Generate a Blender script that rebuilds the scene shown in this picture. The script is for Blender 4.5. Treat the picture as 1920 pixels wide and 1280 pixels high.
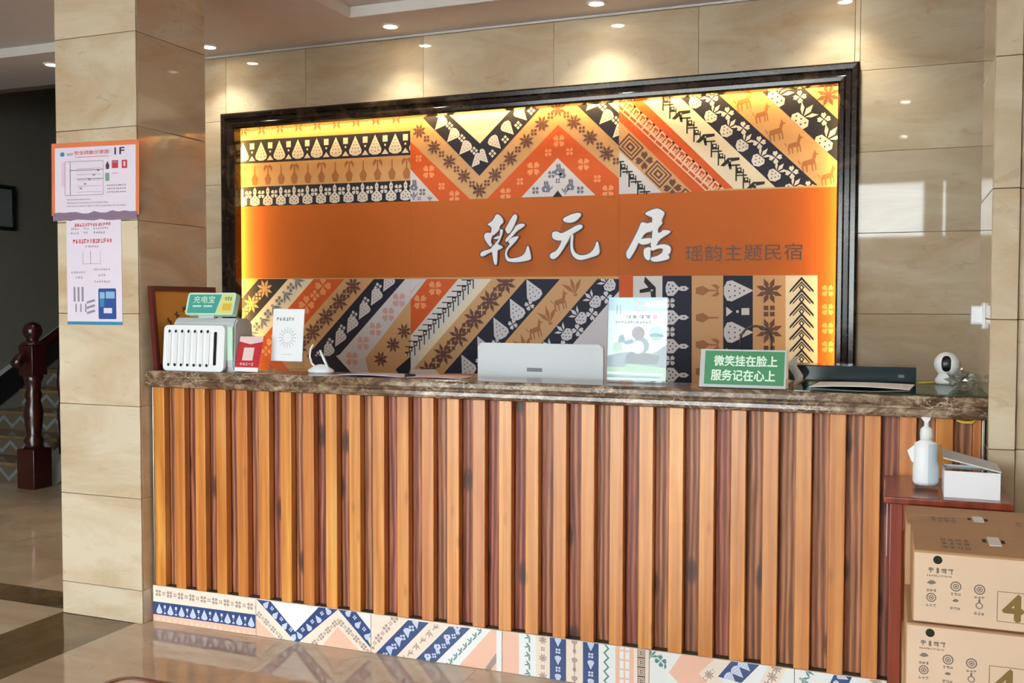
import bpy, bmesh, math, random
from mathutils import Vector, Matrix
random.seed(7)
SC = bpy.context.scene
COL = SC.collection
for o in list(bpy.data.objects):
    bpy.data.objects.remove(o)

# ------------------------------------------------------------------ camera
F_PX, YAW, PITCH, ROLL = 1848.659, -0.371072, 0.03758, 0.001947
CAM = Vector((2.973837, -3.419871, 1.388512))
_f = Vector((math.sin(YAW) * math.cos(PITCH), math.cos(YAW) * math.cos(PITCH), -math.sin(PITCH)))
_r = Vector((math.cos(YAW), -math.sin(YAW), 0))
_u = _r.cross(_f)
CR = _r * math.cos(ROLL) + _u * math.sin(ROLL)
CU = -_r * math.sin(ROLL) + _u * math.cos(ROLL)
cam_d = bpy.data.cameras.new('camera')
cam_d.sensor_width = 36
cam_d.lens = F_PX / 1920 * 36
cam_d.clip_start = 0.05
cam = bpy.data.objects.new('camera', cam_d)
COL.objects.link(cam)
cam.matrix_world = Matrix(((CR.x, CU.x, -_f.x, CAM.x), (CR.y, CU.y, -_f.y, CAM.y), (CR.z, CU.z, -_f.z, CAM.z), (0, 0, 0, 1)))
SC.camera = cam

# ------------------------------------------------------------------ world, light, exposure
SKY = 9.5
DOWNLIGHT_W = 11.0
LED_W = 80.0
SC.view_settings.view_transform = 'Standard'
SC.view_settings.look = 'None'
SC.view_settings.gamma = 1
SC.view_settings.use_curve_mapping = False
SC.view_settings.exposure = 0.62
world = bpy.data.worlds.new('overcast_sky')
SC.world = world
world.use_nodes = True
wn = world.node_tree.nodes
wn['Background'].inputs[0].default_value = (0.93, 0.97, 1.0, 1)
wn['Background'].inputs[1].default_value = SKY


def ray(px, py):
    return CR * ((px - 960) / F_PX) - CU * ((py - 640) / F_PX) + _f


def hit(px, py, axis, val):
    d = ray(px, py)
    t = (val - CAM[axis]) / d[axis]
    return CAM + d * t


def lin(c):
    c = c / 255.0
    return c / 12.92 if c <= 0.04045 else ((c + 0.055) / 1.055) ** 2.4


def rgb(r, g, b):
    return (lin(r), lin(g), lin(b), 1.0)


# ------------------------------------------------------------------ materials
MATS = {}


def newmat(name):
    m = bpy.data.materials.new(name)
    m.use_nodes = True
    MATS[name] = m
    nt = m.node_tree
    return m, nt, nt.nodes['Principled BSDF']


def plain(name, col, rough=0.5, metal=0.0, spec=0.5, bump=0.0, bscale=80, coat=0.0, emit=None, es=0, vary=0.06):
    m, nt, p = newmat(name)
    p.inputs['Base Color'].default_value = rgb(*col)
    p.inputs['Roughness'].default_value = rough
    p.inputs['Metallic'].default_value = metal
    p.inputs['Specular IOR Level'].default_value = spec
    p.inputs['Coat Weight'].default_value = coat
    if emit:
        p.inputs['Emission Color'].default_value = rgb(*emit)
        p.inputs['Emission Strength'].default_value = es
    n = nt.nodes
    tc = n.new('ShaderNodeTexCoord')
    no = n.new('ShaderNodeTexNoise')
    no.inputs['Scale'].default_value = 9
    no.inputs['Detail'].default_value = 4
    nt.links.new(tc.outputs['Object'], no.inputs['Vector'])
    if vary:
        hs = n.new('ShaderNodeHueSaturation')
        hs.inputs['Color'].default_value = rgb(*col)
        mr = n.new('ShaderNodeMapRange')
        mr.inputs['To Min'].default_value = 1 - vary
        mr.inputs['To Max'].default_value = 1 + vary
        nt.links.new(no.outputs['Fac'], mr.inputs['Value'])
        nt.links.new(mr.outputs['Result'], hs.inputs['Value'])
        nt.links.new(hs.outputs['Color'], p.inputs['Base Color'])
    if bump:
        nb = n.new('ShaderNodeTexNoise')
        nb.inputs['Scale'].default_value = bscale
        nt.links.new(tc.outputs['Object'], nb.inputs['Vector'])
        b = n.new('ShaderNodeBump')
        b.inputs['Strength'].default_value = bump
        b.inputs['Distance'].default_value = 0.002
        nt.links.new(nb.outputs['Fac'], b.inputs['Height'])
        nt.links.new(b.outputs['Normal'], p.inputs['Normal'])
    return m


def ramp(nt, stops, interp='LINEAR'):
    r = nt.nodes.new('ShaderNodeValToRGB')
    r.color_ramp.interpolation = interp
    e = r.color_ramp.elements
    while len(e) > 1:
        e.remove(e[-1])
    e[0].position, e[0].color = stops[0][0], rgb(*stops[0][1])
    for p, c in stops[1:]:
        x = e.new(p)
        x.color = rgb(*c)
    return r


def coords(nt, scale, rot=(0, 0, 0), per_object=True):
    n = nt.nodes
    tc = n.new('ShaderNodeTexCoord')
    mp = n.new('ShaderNodeMapping')
    mp.inputs['Scale'].default_value = scale
    mp.inputs['Rotation'].default_value = rot
    nt.links.new(tc.outputs['Object'], mp.inputs['Vector'])
    if per_object:
        oi = n.new('ShaderNodeObjectInfo')
        mu = n.new('ShaderNodeMath')
        mu.operation = 'MULTIPLY'
        mu.inputs[1].default_value = 37.0
        nt.links.new(oi.outputs['Random'], mu.inputs[0])
        cx = n.new('ShaderNodeCombineXYZ')
        for k in range(3):
            nt.links.new(mu.outputs[0], cx.inputs[k])
        nt.links.new(cx.outputs[0], mp.inputs['Location'])
    return mp


def noise(nt, vec, scale, detail=5, rough=0.55, dist=0.0):
    t = nt.nodes.new('ShaderNodeTexNoise')
    t.inputs['Scale'].default_value = scale
    t.inputs['Detail'].default_value = detail
    t.inputs['Roughness'].default_value = rough
    t.inputs['Distortion'].default_value = dist
    nt.links.new(vec.outputs[0], t.inputs['Vector'])
    return t


def mix(nt, fac, a, b, mode='MIX', f=None):
    m = nt.nodes.new('ShaderNodeMix')
    m.data_type = 'RGBA'
    m.blend_type = mode
    if f is not None:
        m.inputs[0].default_value = f
    else:
        nt.links.new(fac, m.inputs[0])
    for sock, v in ((m.inputs[6], a), (m.inputs[7], b)):
        if isinstance(v, tuple):
            sock.default_value = v
        else:
            nt.links.new(v, sock)
    return m.outputs[2]


def marble_tile(name, light, mid, vein, rough, stretch, rot):
    m, nt, p = newmat(name)
    mp = coords(nt, stretch, rot)
    a = noise(nt, mp, 1.6, 7, 0.62, 0.9)
    b = noise(nt, mp, 5.0, 6, 0.6, 1.6)
    r1 = ramp(nt, [(0.3, mid), (0.62, light)])
    nt.links.new(a.outputs['Fac'], r1.inputs[0])
    r2 = ramp(nt, [(0.0, (0, 0, 0)), (0.61, (0, 0, 0)), (0.70, (150, 150, 150)), (0.8, (60, 60, 60))])
    nt.links.new(b.outputs['Fac'], r2.inputs[0])
    c = mix(nt, r2.outputs[0], r1.outputs[0], rgb(*vein))
    oi = nt.nodes.new('ShaderNodeObjectInfo')
    mr = nt.nodes.new('ShaderNodeMapRange')
    mr.inputs['To Min'].default_value = 0.95
    mr.inputs['To Max'].default_value = 1.05
    nt.links.new(oi.outputs['Random'], mr.inputs['Value'])
    hs = nt.nodes.new('ShaderNodeHueSaturation')
    nt.links.new(mr.outputs['Result'], hs.inputs['Value'])
    nt.links.new(c, hs.inputs['Color'])
    nt.links.new(hs.outputs[0], p.inputs['Base Color'])
    p.inputs['Roughness'].default_value = rough
    p.inputs['Specular IOR Level'].default_value = 0.55
    return m


def emperador(name, scale, dark, mid, light, thr):
    m, nt, p = newmat(name)
    mp = coords(nt, scale, per_object=False)
    a = noise(nt, mp, 7, 8, 0.68, 0.6)
    r1 = ramp(nt, [(0.28, dark), (0.5, mid), (0.75, light)])
    nt.links.new(a.outputs['Fac'], r1.inputs[0])
    v = nt.nodes.new('ShaderNodeTexVoronoi')
    v.feature = 'DISTANCE_TO_EDGE'
    v.inputs['Scale'].default_value = 9
    d = nt.nodes.new('ShaderNodeVectorMath')
    d.operation = 'ADD'
    nz = noise(nt, mp, 6, 5, 0.6)
    sc = nt.nodes.new('ShaderNodeVectorMath')
    sc.operation = 'SCALE'
    sc.inputs['Scale'].default_value = 0.35
    nt.links.new(nz.outputs['Color'], sc.inputs[0])
    nt.links.new(mp.outputs[0], d.inputs[0])
    nt.links.new(sc.outputs[0], d.inputs[1])
    nt.links.new(d.outputs[0], v.inputs['Vector'])
    r2 = ramp(nt, [(0.0, (255, 255, 255)), (thr, (0, 0, 0))])
    nt.links.new(v.outputs['Distance'], r2.inputs[0])
    g = noise(nt, mp, 2.2, 3)
    r3 = ramp(nt, [(0.45, (0, 0, 0)), (0.62, (255, 255, 255))])
    nt.links.new(g.outputs['Fac'], r3.inputs[0])
    k = mix(nt, None, r2.outputs[0], r3.outputs[0], 'MULTIPLY', 1.0)
    c = mix(nt, k, r1.outputs[0], rgb(*light))
    nt.links.new(c, p.inputs['Base Color'])
    p.inputs['Roughness'].default_value = 0.16
    p.inputs['Specular IOR Level'].default_value = 0.55
    return m


def wood(name, c0, c1, c2, grain=1.0, rough=0.42, knots=0.0, coat=0.0, huev=0.02, ring=9.0):
    m, nt, p = newmat(name)
    mp = coords(nt, (1, 1, 0.09))
    a = noise(nt, mp, ring, 4, 0.5, 2.0)
    mp2 = coords(nt, (1, 1, 0.02))
    b = noise(nt, mp2, 110, 3, 0.5)
    w = nt.nodes.new('ShaderNodeTexWave')
    w.bands_direction = 'X'
    w.inputs['Scale'].default_value = ring * 1.1
    w.inputs['Distortion'].default_value = 5.5
    w.inputs['Detail'].default_value = 3
    w.inputs['Detail Scale'].default_value = 1.2
    nt.links.new(mp.outputs[0], w.inputs['Vector'])
    r1 = ramp(nt, [(0.25, c0), (0.5, c1), (0.75, c2)])
    nt.links.new(a.outputs['Fac'], r1.inputs[0])
    r2 = ramp(nt, [(0.0, c0), (0.55, c1), (1.0, c2)])
    nt.links.new(w.outputs['Fac'], r2.inputs[0])
    c = mix(nt, None, r1.outputs[0], r2.outputs[0], 'MIX', 0.45 * grain)
    r3 = ramp(nt, [(0.35, (150, 150, 150)), (0.6, (255, 255, 255))])
    nt.links.new(b.outputs['Fac'], r3.inputs[0])
    c = mix(nt, None, c, r3.outputs[0], 'MULTIPLY', 0.45 * grain)
    if knots:
        mk = coords(nt, (5.0, 0.0, 2.2) if knots > 0.8 else (7.0, 0.0, 2.0))
        sp = nt.nodes.new('ShaderNodeSeparateXYZ')
        cb = nt.nodes.new('ShaderNodeCombineXYZ')
        nt.links.new(mk.outputs[0], sp.inputs[0])
        nt.links.new(sp.outputs[0], cb.inputs[0])
        nt.links.new(sp.outputs[2], cb.inputs[1])
        v = nt.nodes.new('ShaderNodeTexVoronoi')
        v.voronoi_dimensions = '2D'
        v.inputs['Scale'].default_value = 1.0
        nt.links.new(cb.outputs[0], v.inputs['Vector'])
        rk = ramp(nt, [(0.0, (255, 255, 255)), (0.08, (220, 220, 220)), (0.13, (0, 0, 0))] if knots > 0.8 else [(0.0, (255, 255, 255)), (0.04, (200, 200, 200)), (0.07, (0, 0, 0))])
        nt.links.new(v.outputs['Distance'], rk.inputs[0])
        kf = nt.nodes.new('ShaderNodeMath')
        kf.operation = 'MULTIPLY'
        kf.inputs[1].default_value = knots
        nt.links.new(rk.outputs[0], kf.inputs[0])
        c = mix(nt, kf.outputs[0], c, rgb(58, 30, 24))
    oi = nt.nodes.new('ShaderNodeObjectInfo')
    mr = nt.nodes.new('ShaderNodeMapRange')
    mr.inputs['To Min'].default_value = 0.91
    mr.inputs['To Max'].default_value = 1.09
    nt.links.new(oi.outputs['Random'], mr.inputs['Value'])
    mh = nt.nodes.new('ShaderNodeMapRange')
    mh.inputs['To Min'].default_value = 0.5 - huev
    mh.inputs['To Max'].default_value = 0.5 + huev
    nt.links.new(oi.outputs['Random'], mh.inputs['Value'])
    hs = nt.nodes.new('ShaderNodeHueSaturation')
    nt.links.new(mr.outputs['Result'], hs.inputs['Value'])
    nt.links.new(mh.outputs['Result'], hs.inputs['Hue'])
    nt.links.new(c, hs.inputs['Color'])
    nt.links.new(hs.outputs[0], p.inputs['Base Color'])
    p.inputs['Roughness'].default_value = rough
    p.inputs['Coat Weight'].default_value = coat
    p.inputs['Coat Roughness'].default_value = 0.25
    bp = nt.nodes.new('ShaderNodeBump')
    bp.inputs['Strength'].default_value = 0.25
    bp.inputs['Distance'].default_value = 0.001
    nt.links.new(b.outputs['Fac'], bp.inputs['Height'])
    nt.links.new(bp.outputs['Normal'], p.inputs['Normal'])
    return m


def clear(name, tint=(250, 253, 252), refl=0.12, rough=0.03, fres=0.5):
    m, nt, p = newmat(name)
    nt.nodes.remove(p)
    out = nt.nodes['Material Output']
    t = nt.nodes.new('ShaderNodeBsdfTransparent')
    t.inputs[0].default_value = rgb(*tint)
    g = nt.nodes.new('ShaderNodeBsdfGlossy')
    g.inputs['Roughness'].default_value = rough
    lw = nt.nodes.new('ShaderNodeLayerWeight')
    lw.inputs['Blend'].default_value = 0.35
    ad = nt.nodes.new('ShaderNodeMath')
    ad.operation = 'MULTIPLY_ADD'
    ad.inputs[1].default_value = fres
    ad.inputs[2].default_value = refl
    nt.links.new(lw.outputs['Fresnel'], ad.inputs[0])
    ms = nt.nodes.new('ShaderNodeMixShader')
    nt.links.new(ad.outputs[0], ms.inputs[0])
    nt.links.new(t.outputs[0], ms.inputs[1])
    nt.links.new(g.outputs[0], ms.inputs[2])
    nt.links.new(ms.outputs[0], out.inputs['Surface'])
    return m


marble_tile('beige_tile', (222, 206, 180), (198, 170, 136), (168, 130, 94), 0.035, (1.0, 1.0, 2.8), (0, 0.32, 0.2))
marble_tile('floor_tile', (214, 190, 164), (190, 164, 136), (160, 130, 102), 0.05, (1.0, 1.6, 1), (0, 0, 0.4))
marble_tile('floor_border', (128, 104, 74), (98, 78, 54), (70, 54, 38), 0.1, (2.5, 2.5, 1), (0, 0, 0.8))
emperador('counter_marble', (1.8, 2.0, 3.4), (48, 32, 24), (118, 90, 70), (216, 194, 168), 0.07)
emperador('frame_marble', (0.8, 0.8, 0.8), (24, 16, 13), (40, 28, 22), (96, 76, 58), 0.012)
wood('slat_wood', (192, 108, 40), (226, 144, 64), (240, 174, 98), 0.6, 0.34, 0.3, 0.7, 0.006, 7)
wood('board_wood', (84, 36, 22), (170, 96, 66), (210, 140, 104), 1.4, 0.5, 0.95, 0.1, 0.012, 14)
wood('red_wood', (108, 34, 22), (146, 56, 36), (164, 70, 44), 0.6, 0.25, 0, 0.5, 0.01, 6)
wood('dark_wood', (34, 10, 8), (58, 18, 14), (70, 24, 18), 0.5, 0.25, 0, 0.4, 0.01, 6)
wood('brown_wood', (88, 44, 26), (122, 66, 42), (138, 78, 52), 0.6, 0.3, 0, 0.3, 0.01, 6)
plain('joint', (92, 80, 64), 0.8)
plain('ceiling_paint', (216, 209, 214), 0.75, bump=0.05)
plain('trim_white', (236, 232, 228), 0.5)
plain('grey_wall', (126, 123, 114), 0.75, bump=0.06)
plain('lobby_wall', (214, 206, 194), 0.7, bump=0.05)
plain('outside_ground', (150, 148, 142), 0.9)
plain('white_plastic', (236, 238, 240), 0.28, vary=0.01)
plain('bright_white', (244, 246, 250), 0.35, vary=0.01)
plain('light_grey', (196, 200, 202), 0.4, vary=0.02)
plain('mid_grey', (120, 124, 128), 0.45, vary=0.03)
plain('black', (18, 18, 20), 0.3, vary=0.03)
plain('soft_black', (30, 30, 32), 0.5, vary=0.03)
plain('gloss_dark', (40, 56, 64), 0.08, vary=0.03)
plain('metal', (190, 186, 176), 0.25, 0.9, vary=0.02)
plain('silver', (222, 226, 230), 0.5, 0.0, 0.2, vary=0.01)
plain('paper', (250, 250, 252), 0.6, vary=0.02)
plain('pink_paper', (232, 196, 202), 0.6, vary=0.03)
plain('lilac_paper', (212, 206, 232), 0.55, vary=0.03)
plain('carton', (190, 146, 108), 0.75, bump=0.15, bscale=200)
plain('carton_face', (224, 194, 166), 0.7, bump=0.08, bscale=200)
plain('carton_hole', (42, 36, 18), 0.9)
plain('ink_brown', (132, 104, 52), 0.7)
plain('ink_grey', (122, 108, 100), 0.7)
plain('strap', (226, 222, 214), 0.5)
plain('yellow', (226, 190, 70), 0.5)
plain('gold', (222, 172, 84), 0.32, 0.35, vary=0.1)
plain('gold_ink', (96, 58, 24), 0.5)
plain('red_frame', (96, 32, 26), 0.3, coat=0.3)
plain('card_red', (196, 40, 50), 0.4)
plain('card_pale', (232, 206, 200), 0.5)
plain('orange_frame', (232, 128, 84), 0.5)
plain('poster_white', (236, 224, 240), 0.5, vary=0.02)
plain('poster_pink', (236, 200, 224), 0.5)
plain('poster_grey', (150, 140, 160), 0.5)
plain('poster_red', (206, 56, 70), 0.5)
plain('poster_dark', (66, 58, 72), 0.5)
plain('poster_green', (130, 168, 150), 0.5)
plain('poster_blue', (52, 84, 156), 0.4)
plain('poster_sky', (150, 190, 226), 0.4)
plain('poster_teal', (60, 140, 180), 0.4)
plain('torn', (140, 116, 140), 0.7)
plain('teal', (76, 164, 152), 0.35)
plain('mint', (196, 236, 214), 0.35)
plain('lemon', (232, 226, 128), 0.35)
plain('sign_green', (58, 142, 92), 0.35)
plain('sign_mint', (226, 250, 232), 0.4)
plain('ad_sky', (186, 224, 236), 0.3)
plain('ad_white', (232, 244, 244), 0.3)
plain('ad_hill', (136, 148, 154), 0.3)
plain('ad_dark', (96, 92, 96), 0.3)
plain('ad_plum', (150, 112, 124), 0.3)
plain('ad_green', (168, 204, 164), 0.3)
plain('ad_teal', (92, 140, 152), 0.3)
plain('ad_pink', (226, 160, 184), 0.3)
# print inks of the mural and the plinth
plain('p_navy', (44, 46, 66), 0.6, spec=0.25, vary=0.04)
plain('p_tan', (212, 168, 124), 0.6, spec=0.25, vary=0.03)
plain('p_orange', (216, 98, 50), 0.6, spec=0.25, vary=0.04)
plain('p_band', (198, 104, 42), 0.6, spec=0.25, vary=0.03)
plain('p_cream', (236, 226, 206), 0.6, spec=0.25, vary=0.03)
plain('p_grey', (216, 214, 224), 0.6, spec=0.25, vary=0.03)
plain('p_white', (226, 224, 226), 0.6, spec=0.25, vary=0.03)
plain('p_brown', (112, 78, 72), 0.6, spec=0.25, vary=0.03)
plain('p_rust', (170, 116, 76), 0.6, spec=0.25, vary=0.03)
plain('p_peach', (240, 158, 112), 0.6, spec=0.25, vary=0.03)
plain('p_blush', (244, 204, 180), 0.6, spec=0.25, vary=0.03)
plain('p_ink', (48, 46, 50), 0.6, spec=0.25, vary=0.03)
plain('p_slate', (120, 126, 150), 0.6, spec=0.25, vary=0.03)
plain('p_rose', (214, 170, 168), 0.6, spec=0.25, vary=0.03)
plain('t_navy', (62, 82, 134), 0.2, vary=0.04)
plain('t_cream', (250, 234, 218), 0.2, vary=0.02)
plain('t_white', (246, 248, 248), 0.2, vary=0.02)
plain('t_peach', (250, 200, 176), 0.2, vary=0.02)
plain('t_brown', (186, 158, 146), 0.2, vary=0.03)
plain('t_ice', (214, 224, 248), 0.2, vary=0.02)
plain('t_green', (110, 150, 150), 0.2, vary=0.03)
plain('letter_white', (236, 238, 246), 0.35, vary=0.01)
plain('letter_edge', (74, 52, 66), 0.4, vary=0.02)
plain('letter_brown', (74, 32, 18), 0.45, vary=0.02)
plain('led', (255, 214, 130), 0.5, emit=(255, 204, 104), es=LED_W, vary=0)
plain('lamp', (255, 255, 240), 0.5, emit=(255, 248, 226), es=40, vary=0)
clear('acrylic', (244, 248, 250), 0.015, 0.05, 0.3)
clear('glass', (250, 253, 252), 0.05)
clear('glass_green', (206, 226, 218), 0.1)
clear('plastic_bag', (226, 232, 230), 0.22, 0.2)


# ------------------------------------------------------------------ mesh helpers
def bm_new():
    return bmesh.new()


def bx(bm, x0, x1, y0, y1, z0, z1, mi=0, bev=0.0, seg=2):
    r = bmesh.ops.create_cube(bm, size=1.0)
    vs = r['verts']
    for v in vs:
        v.co = Vector(((x0 + x1) / 2 + v.co.x * (x1 - x0), (y0 + y1) / 2 + v.co.y * (y1 - y0), (z0 + z1) / 2 + v.co.z * (z1 - z0)))
    fs = {f for v in vs for f in v.link_faces}
    for f in fs:
        f.material_index = mi
    if bev:
        es = list({e for v in vs for e in v.link_edges})
        rb = bmesh.ops.bevel(bm, geom=es, offset=bev, segments=seg, profile=0.5, affect='EDGES')
        for f in rb['faces']:
            f.material_index = mi
            f.smooth = True
    return bm


def prism(bm, poly, o, ux, uy, un, d, mi=0, mi_side=None, flip=False):
    """poly in (ux, uy) coords, extruded by d along un from o."""
    a = [bm.verts.new(o + ux * x + uy * y) for x, y in poly]
    b = [bm.verts.new(o + ux * x + uy * y + un * d) for x, y in poly]
    n = len(poly)
    f = bm.faces.new(b)
    f.material_index = mi
    f = bm.faces.new(a[::-1])
    f.material_index = mi if mi_side is None else mi_side
    for i in range(n):
        f = bm.faces.new((a[i], a[(i + 1) % n], b[(i + 1) % n], b[i]))
        f.material_index = mi if mi_side is None else mi_side
    return bm


def tube(bm, pts, r, seg=8, mi=0, closed=False):
    pts = [Vector(p) for p in pts]
    n = len(pts)
    rings = []
    prev = None
    for i, p in enumerate(pts):
        rr = r[i] if isinstance(r, (list, tuple)) else r
        d = (pts[min(i + 1, n - 1)] - pts[max(i - 1, 0)]).normalized()
        if prev is None:
            prev = d.orthogonal().normalized()
        nrm = (prev - d * prev.dot(d)).normalized()
        prev = nrm
        bn = d.cross(nrm)
        rings.append([bm.verts.new(p + (nrm * math.cos(2 * math.pi * k / seg) + bn * math.sin(2 * math.pi * k / seg)) * rr) for k in range(seg)])
    for i in range(n - 1):
        for k in range(seg):
            f = bm.faces.new((rings[i][k], rings[i][(k + 1) % seg], rings[i + 1][(k + 1) % seg], rings[i + 1][k]))
            f.material_index = mi
            f.smooth = True
    for rg, s in ((rings[0], -1), (rings[-1], 1)):
        f = bm.faces.new(rg[::s])
        f.material_index = mi
    return bm


def lathe(bm, prof, c=(0, 0, 0), seg=24, mi=0, sx=1.0, sy=1.0):
    c = Vector(c)
    rings = []
    for r, z in prof:
        if r < 1e-6:
            rings.append([bm.verts.new(c + Vector((0, 0, z)))])
        else:
            rings.append([bm.verts.new(c + Vector((r * sx * math.cos(2 * math.pi * k / seg), r * sy * math.sin(2 * math.pi * k / seg), z))) for k in range(seg)])
    for i in range(len(rings) - 1):
        a, b = rings[i], rings[i + 1]
        for k in range(seg):
            k2 = (k + 1) % seg
            if len(a) == 1 and len(b) == 1:
                continue
            if len(a) == 1:
                f = bm.faces.new((a[0], b[k2], b[k]))
            elif len(b) == 1:
                f = bm.faces.new((a[k], a[k2], b[0]))
            else:
                f = bm.faces.new((a[k], a[k2], b[k2], b[k]))
            f.smooth = True
            f.material_index = mi
    for rg, s in ((rings[0], -1), (rings[-1], 1)):
        if len(rg) > 1:
            f = bm.faces.new(rg[::s])
            f.material_index = mi
    return bm


def rounded(w, h, r, seg=5, cx=0, cy=0):
    pts = []
    for sx, sy, a0 in ((1, 1, 0), (-1, 1, 90), (-1, -1, 180), (1, -1, 270)):
        for k in range(seg + 1):
            a = math.radians(a0 + 90 * k / seg)
            pts.append((cx + sx * (w / 2 - r) + r * math.cos(a), cy + sy * (h / 2 - r) + r * math.sin(a)))
    return pts


def obj(name, bm, mats, parent=None, loc=None):
    me = bpy.data.meshes.new(name)
    bmesh.ops.recalc_face_normals(bm, faces=bm.faces[:])
    bm.to_mesh(me)
    bm.free()
    for m in (mats if isinstance(mats, (list, tuple)) else [mats]):
        me.materials.append(MATS[m] if isinstance(m, str) else m)
    o = bpy.data.objects.new(name, me)
    COL.objects.link(o)
    if parent is not None:
        o.parent = parent
    if loc is not None:
        o.location = loc
    return o


def inst(name, src, parent, loc):
    o = bpy.data.objects.new(name, src.data)
    COL.objects.link(o)
    o.parent = parent
    o.location = loc
    return o


def tag(o, label, cat, group=None):
    o['label'] = label
    o['category'] = cat
    if group:
        o['group'] = group
    return o


def thing(name, label, cat, loc=(0, 0, 0), rotz=0.0, group=None):
    e = bpy.data.objects.new(name, None)
    COL.objects.link(e)
    e.empty_display_size = 0.05
    e.location = loc
    e.rotation_euler = (0, 0, rotz)
    return tag(e, label, cat, group)


def part(t, name, bm, mats, world=False):
    if world:
        w = Vector(t.location)
        p = t.parent
        while p is not None:
            w = w + Vector(p.location)
            p = p.parent
        bmesh.ops.translate(bm, verts=bm.verts[:], vec=-w)
    return obj(name, bm, mats, t)


def struct(o):
    o['kind'] = 'structure'
    return o


X, Y, Z = Vector((1, 0, 0)), Vector((0, 1, 0)), Vector((0, 0, 1))


# ------------------------------------------------------------------ flat print helpers
def clip(poly, region):
    """Sutherland-Hodgman against a convex region (any winding)."""
    ar = sum(region[i][0] * region[(i + 1) % len(region)][1] - region[(i + 1) % len(region)][0] * region[i][1] for i in range(len(region)))
    rg = region if ar > 0 else region[::-1]
    out = poly
    for i in range(len(rg)):
        (ax, ay), (bx_, by) = rg[i], rg[(i + 1) % len(rg)]
        inp, out = out, []
        if not inp:
            return []
        def side(p):
            return (bx_ - ax) * (p[1] - ay) - (by - ay) * (p[0] - ax)
        for j in range(len(inp)):
            p, q = inp[j], inp[(j + 1) % len(inp)]
            sp, sq = side(p), side(q)
            if sp >= 0:
                out.append(p)
            if (sp >= 0) != (sq >= 0):
                t = sp / (sp - sq)
                out.append((p[0] + (q[0] - p[0]) * t, p[1] + (q[1] - p[1]) * t))
    res = []
    for p in out:
        if not res or abs(p[0] - res[-1][0]) + abs(p[1] - res[-1][1]) > 1e-6:
            res.append(p)
    if len(res) > 1 and abs(res[0][0] - res[-1][0]) + abs(res[0][1] - res[-1][1]) < 1e-6:
        res.pop()
    return res if len(res) >= 3 else []


class Print:
    def __init__(self):
        self.items = []

    def add(self, poly, mat, layer=1, region=None):
        if region is not None:
            poly = clip(list(poly), region)
        if len(poly) >= 3:
            self.items.append((layer, mat, poly))

    def rect(self, x0, y0, x1, y1, mat, layer=1, region=None):
        self.add([(x0, y0), (x1, y0), (x1, y1), (x0, y1)], mat, layer, region)

    def line(self, p, q, w, mat, layer=1, region=None):
        dx, dy = q[0] - p[0], q[1] - p[1]
        l = math.hypot(dx, dy) or 1
        nx, ny = -dy / l * w / 2, dx / l * w / 2
        self.add([(p[0] + nx, p[1] + ny), (p[0] - nx, p[1] - ny), (q[0] - nx, q[1] - ny), (q[0] + nx, q[1] + ny)], mat, layer, region)

    def circle(self, c, r, mat, layer=1, n=18, region=None, ry=None):
        ry = ry or r
        self.add([(c[0] + r * math.cos(2 * math.pi * k / n), c[1] + ry * math.sin(2 * math.pi * k / n)) for k in range(n)], mat, layer, region)

    def text(self, s, x0, y0, x1, y1, mat, layer=2, bold=0.0):
        """bold thickens the strokes by laying shifted copies (fraction of the height)"""
        b = bold * (y1 - y0)
        for i, (dx, dy) in enumerate([(0, 0), (b, 0), (-b, 0), (0, b), (0, -b)] if bold else [(0, 0)]):
            for poly in text2d(s):
                self.add([(x0 + (x1 - x0) * u + dx, y0 + (y1 - y0) * v + dy) for u, v in poly], mat, layer + 0.15 * i)

    def scribble(self, x0, y0, x1, y1, n, mat, layer=2, seed=0):
        """unreadable small print: a row of little blocky marks"""
        rd = random.Random(seed)
        w = (x1 - x0) / n
        for k in range(n):
            a = x0 + k * w
            for s in range(4):
                if rd.random() < 0.5:
                    yy = y0 + (y1 - y0) * rd.random() * 0.9
                    self.rect(a + w * 0.08, yy, a + w * 0.85, yy + (y1 - y0) * 0.18, mat, layer)
                else:
                    xx = a + w * (0.1 + 0.6 * rd.random())
                    self.rect(xx, y0, xx + w * 0.16, y1, mat, layer)

    def fill(self, bm, o, ux, uy, un, mats, eps=0.0004, region=None):
        for idx, (layer, mat, poly) in enumerate(sorted(self.items, key=lambda t: t[0])):
            if layer < 1:
                layer = 0.3 + 0.05 * (idx % 10)
            elif layer <= 2:
                layer = layer + 0.09 * (idx % 10)
            if region is not None:
                poly = clip(list(poly), region)
                if len(poly) < 3:
                    continue
            if mat not in mats:
                mats.append(mat)
            vs = [bm.verts.new(o + ux * x + uy * y + un * (eps * layer)) for x, y in poly]
            try:
                f = bm.faces.new(vs)
                f.material_index = mats.index(mat)
            except ValueError:
                pass


def finish_print(name, bm, mats, parent=None, loc=None):
    """like obj() but keeps the faces as laid (no normal recalculation needed for flat ink)"""
    return obj(name, bm, mats, parent, loc)


_TXT = {}


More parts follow.
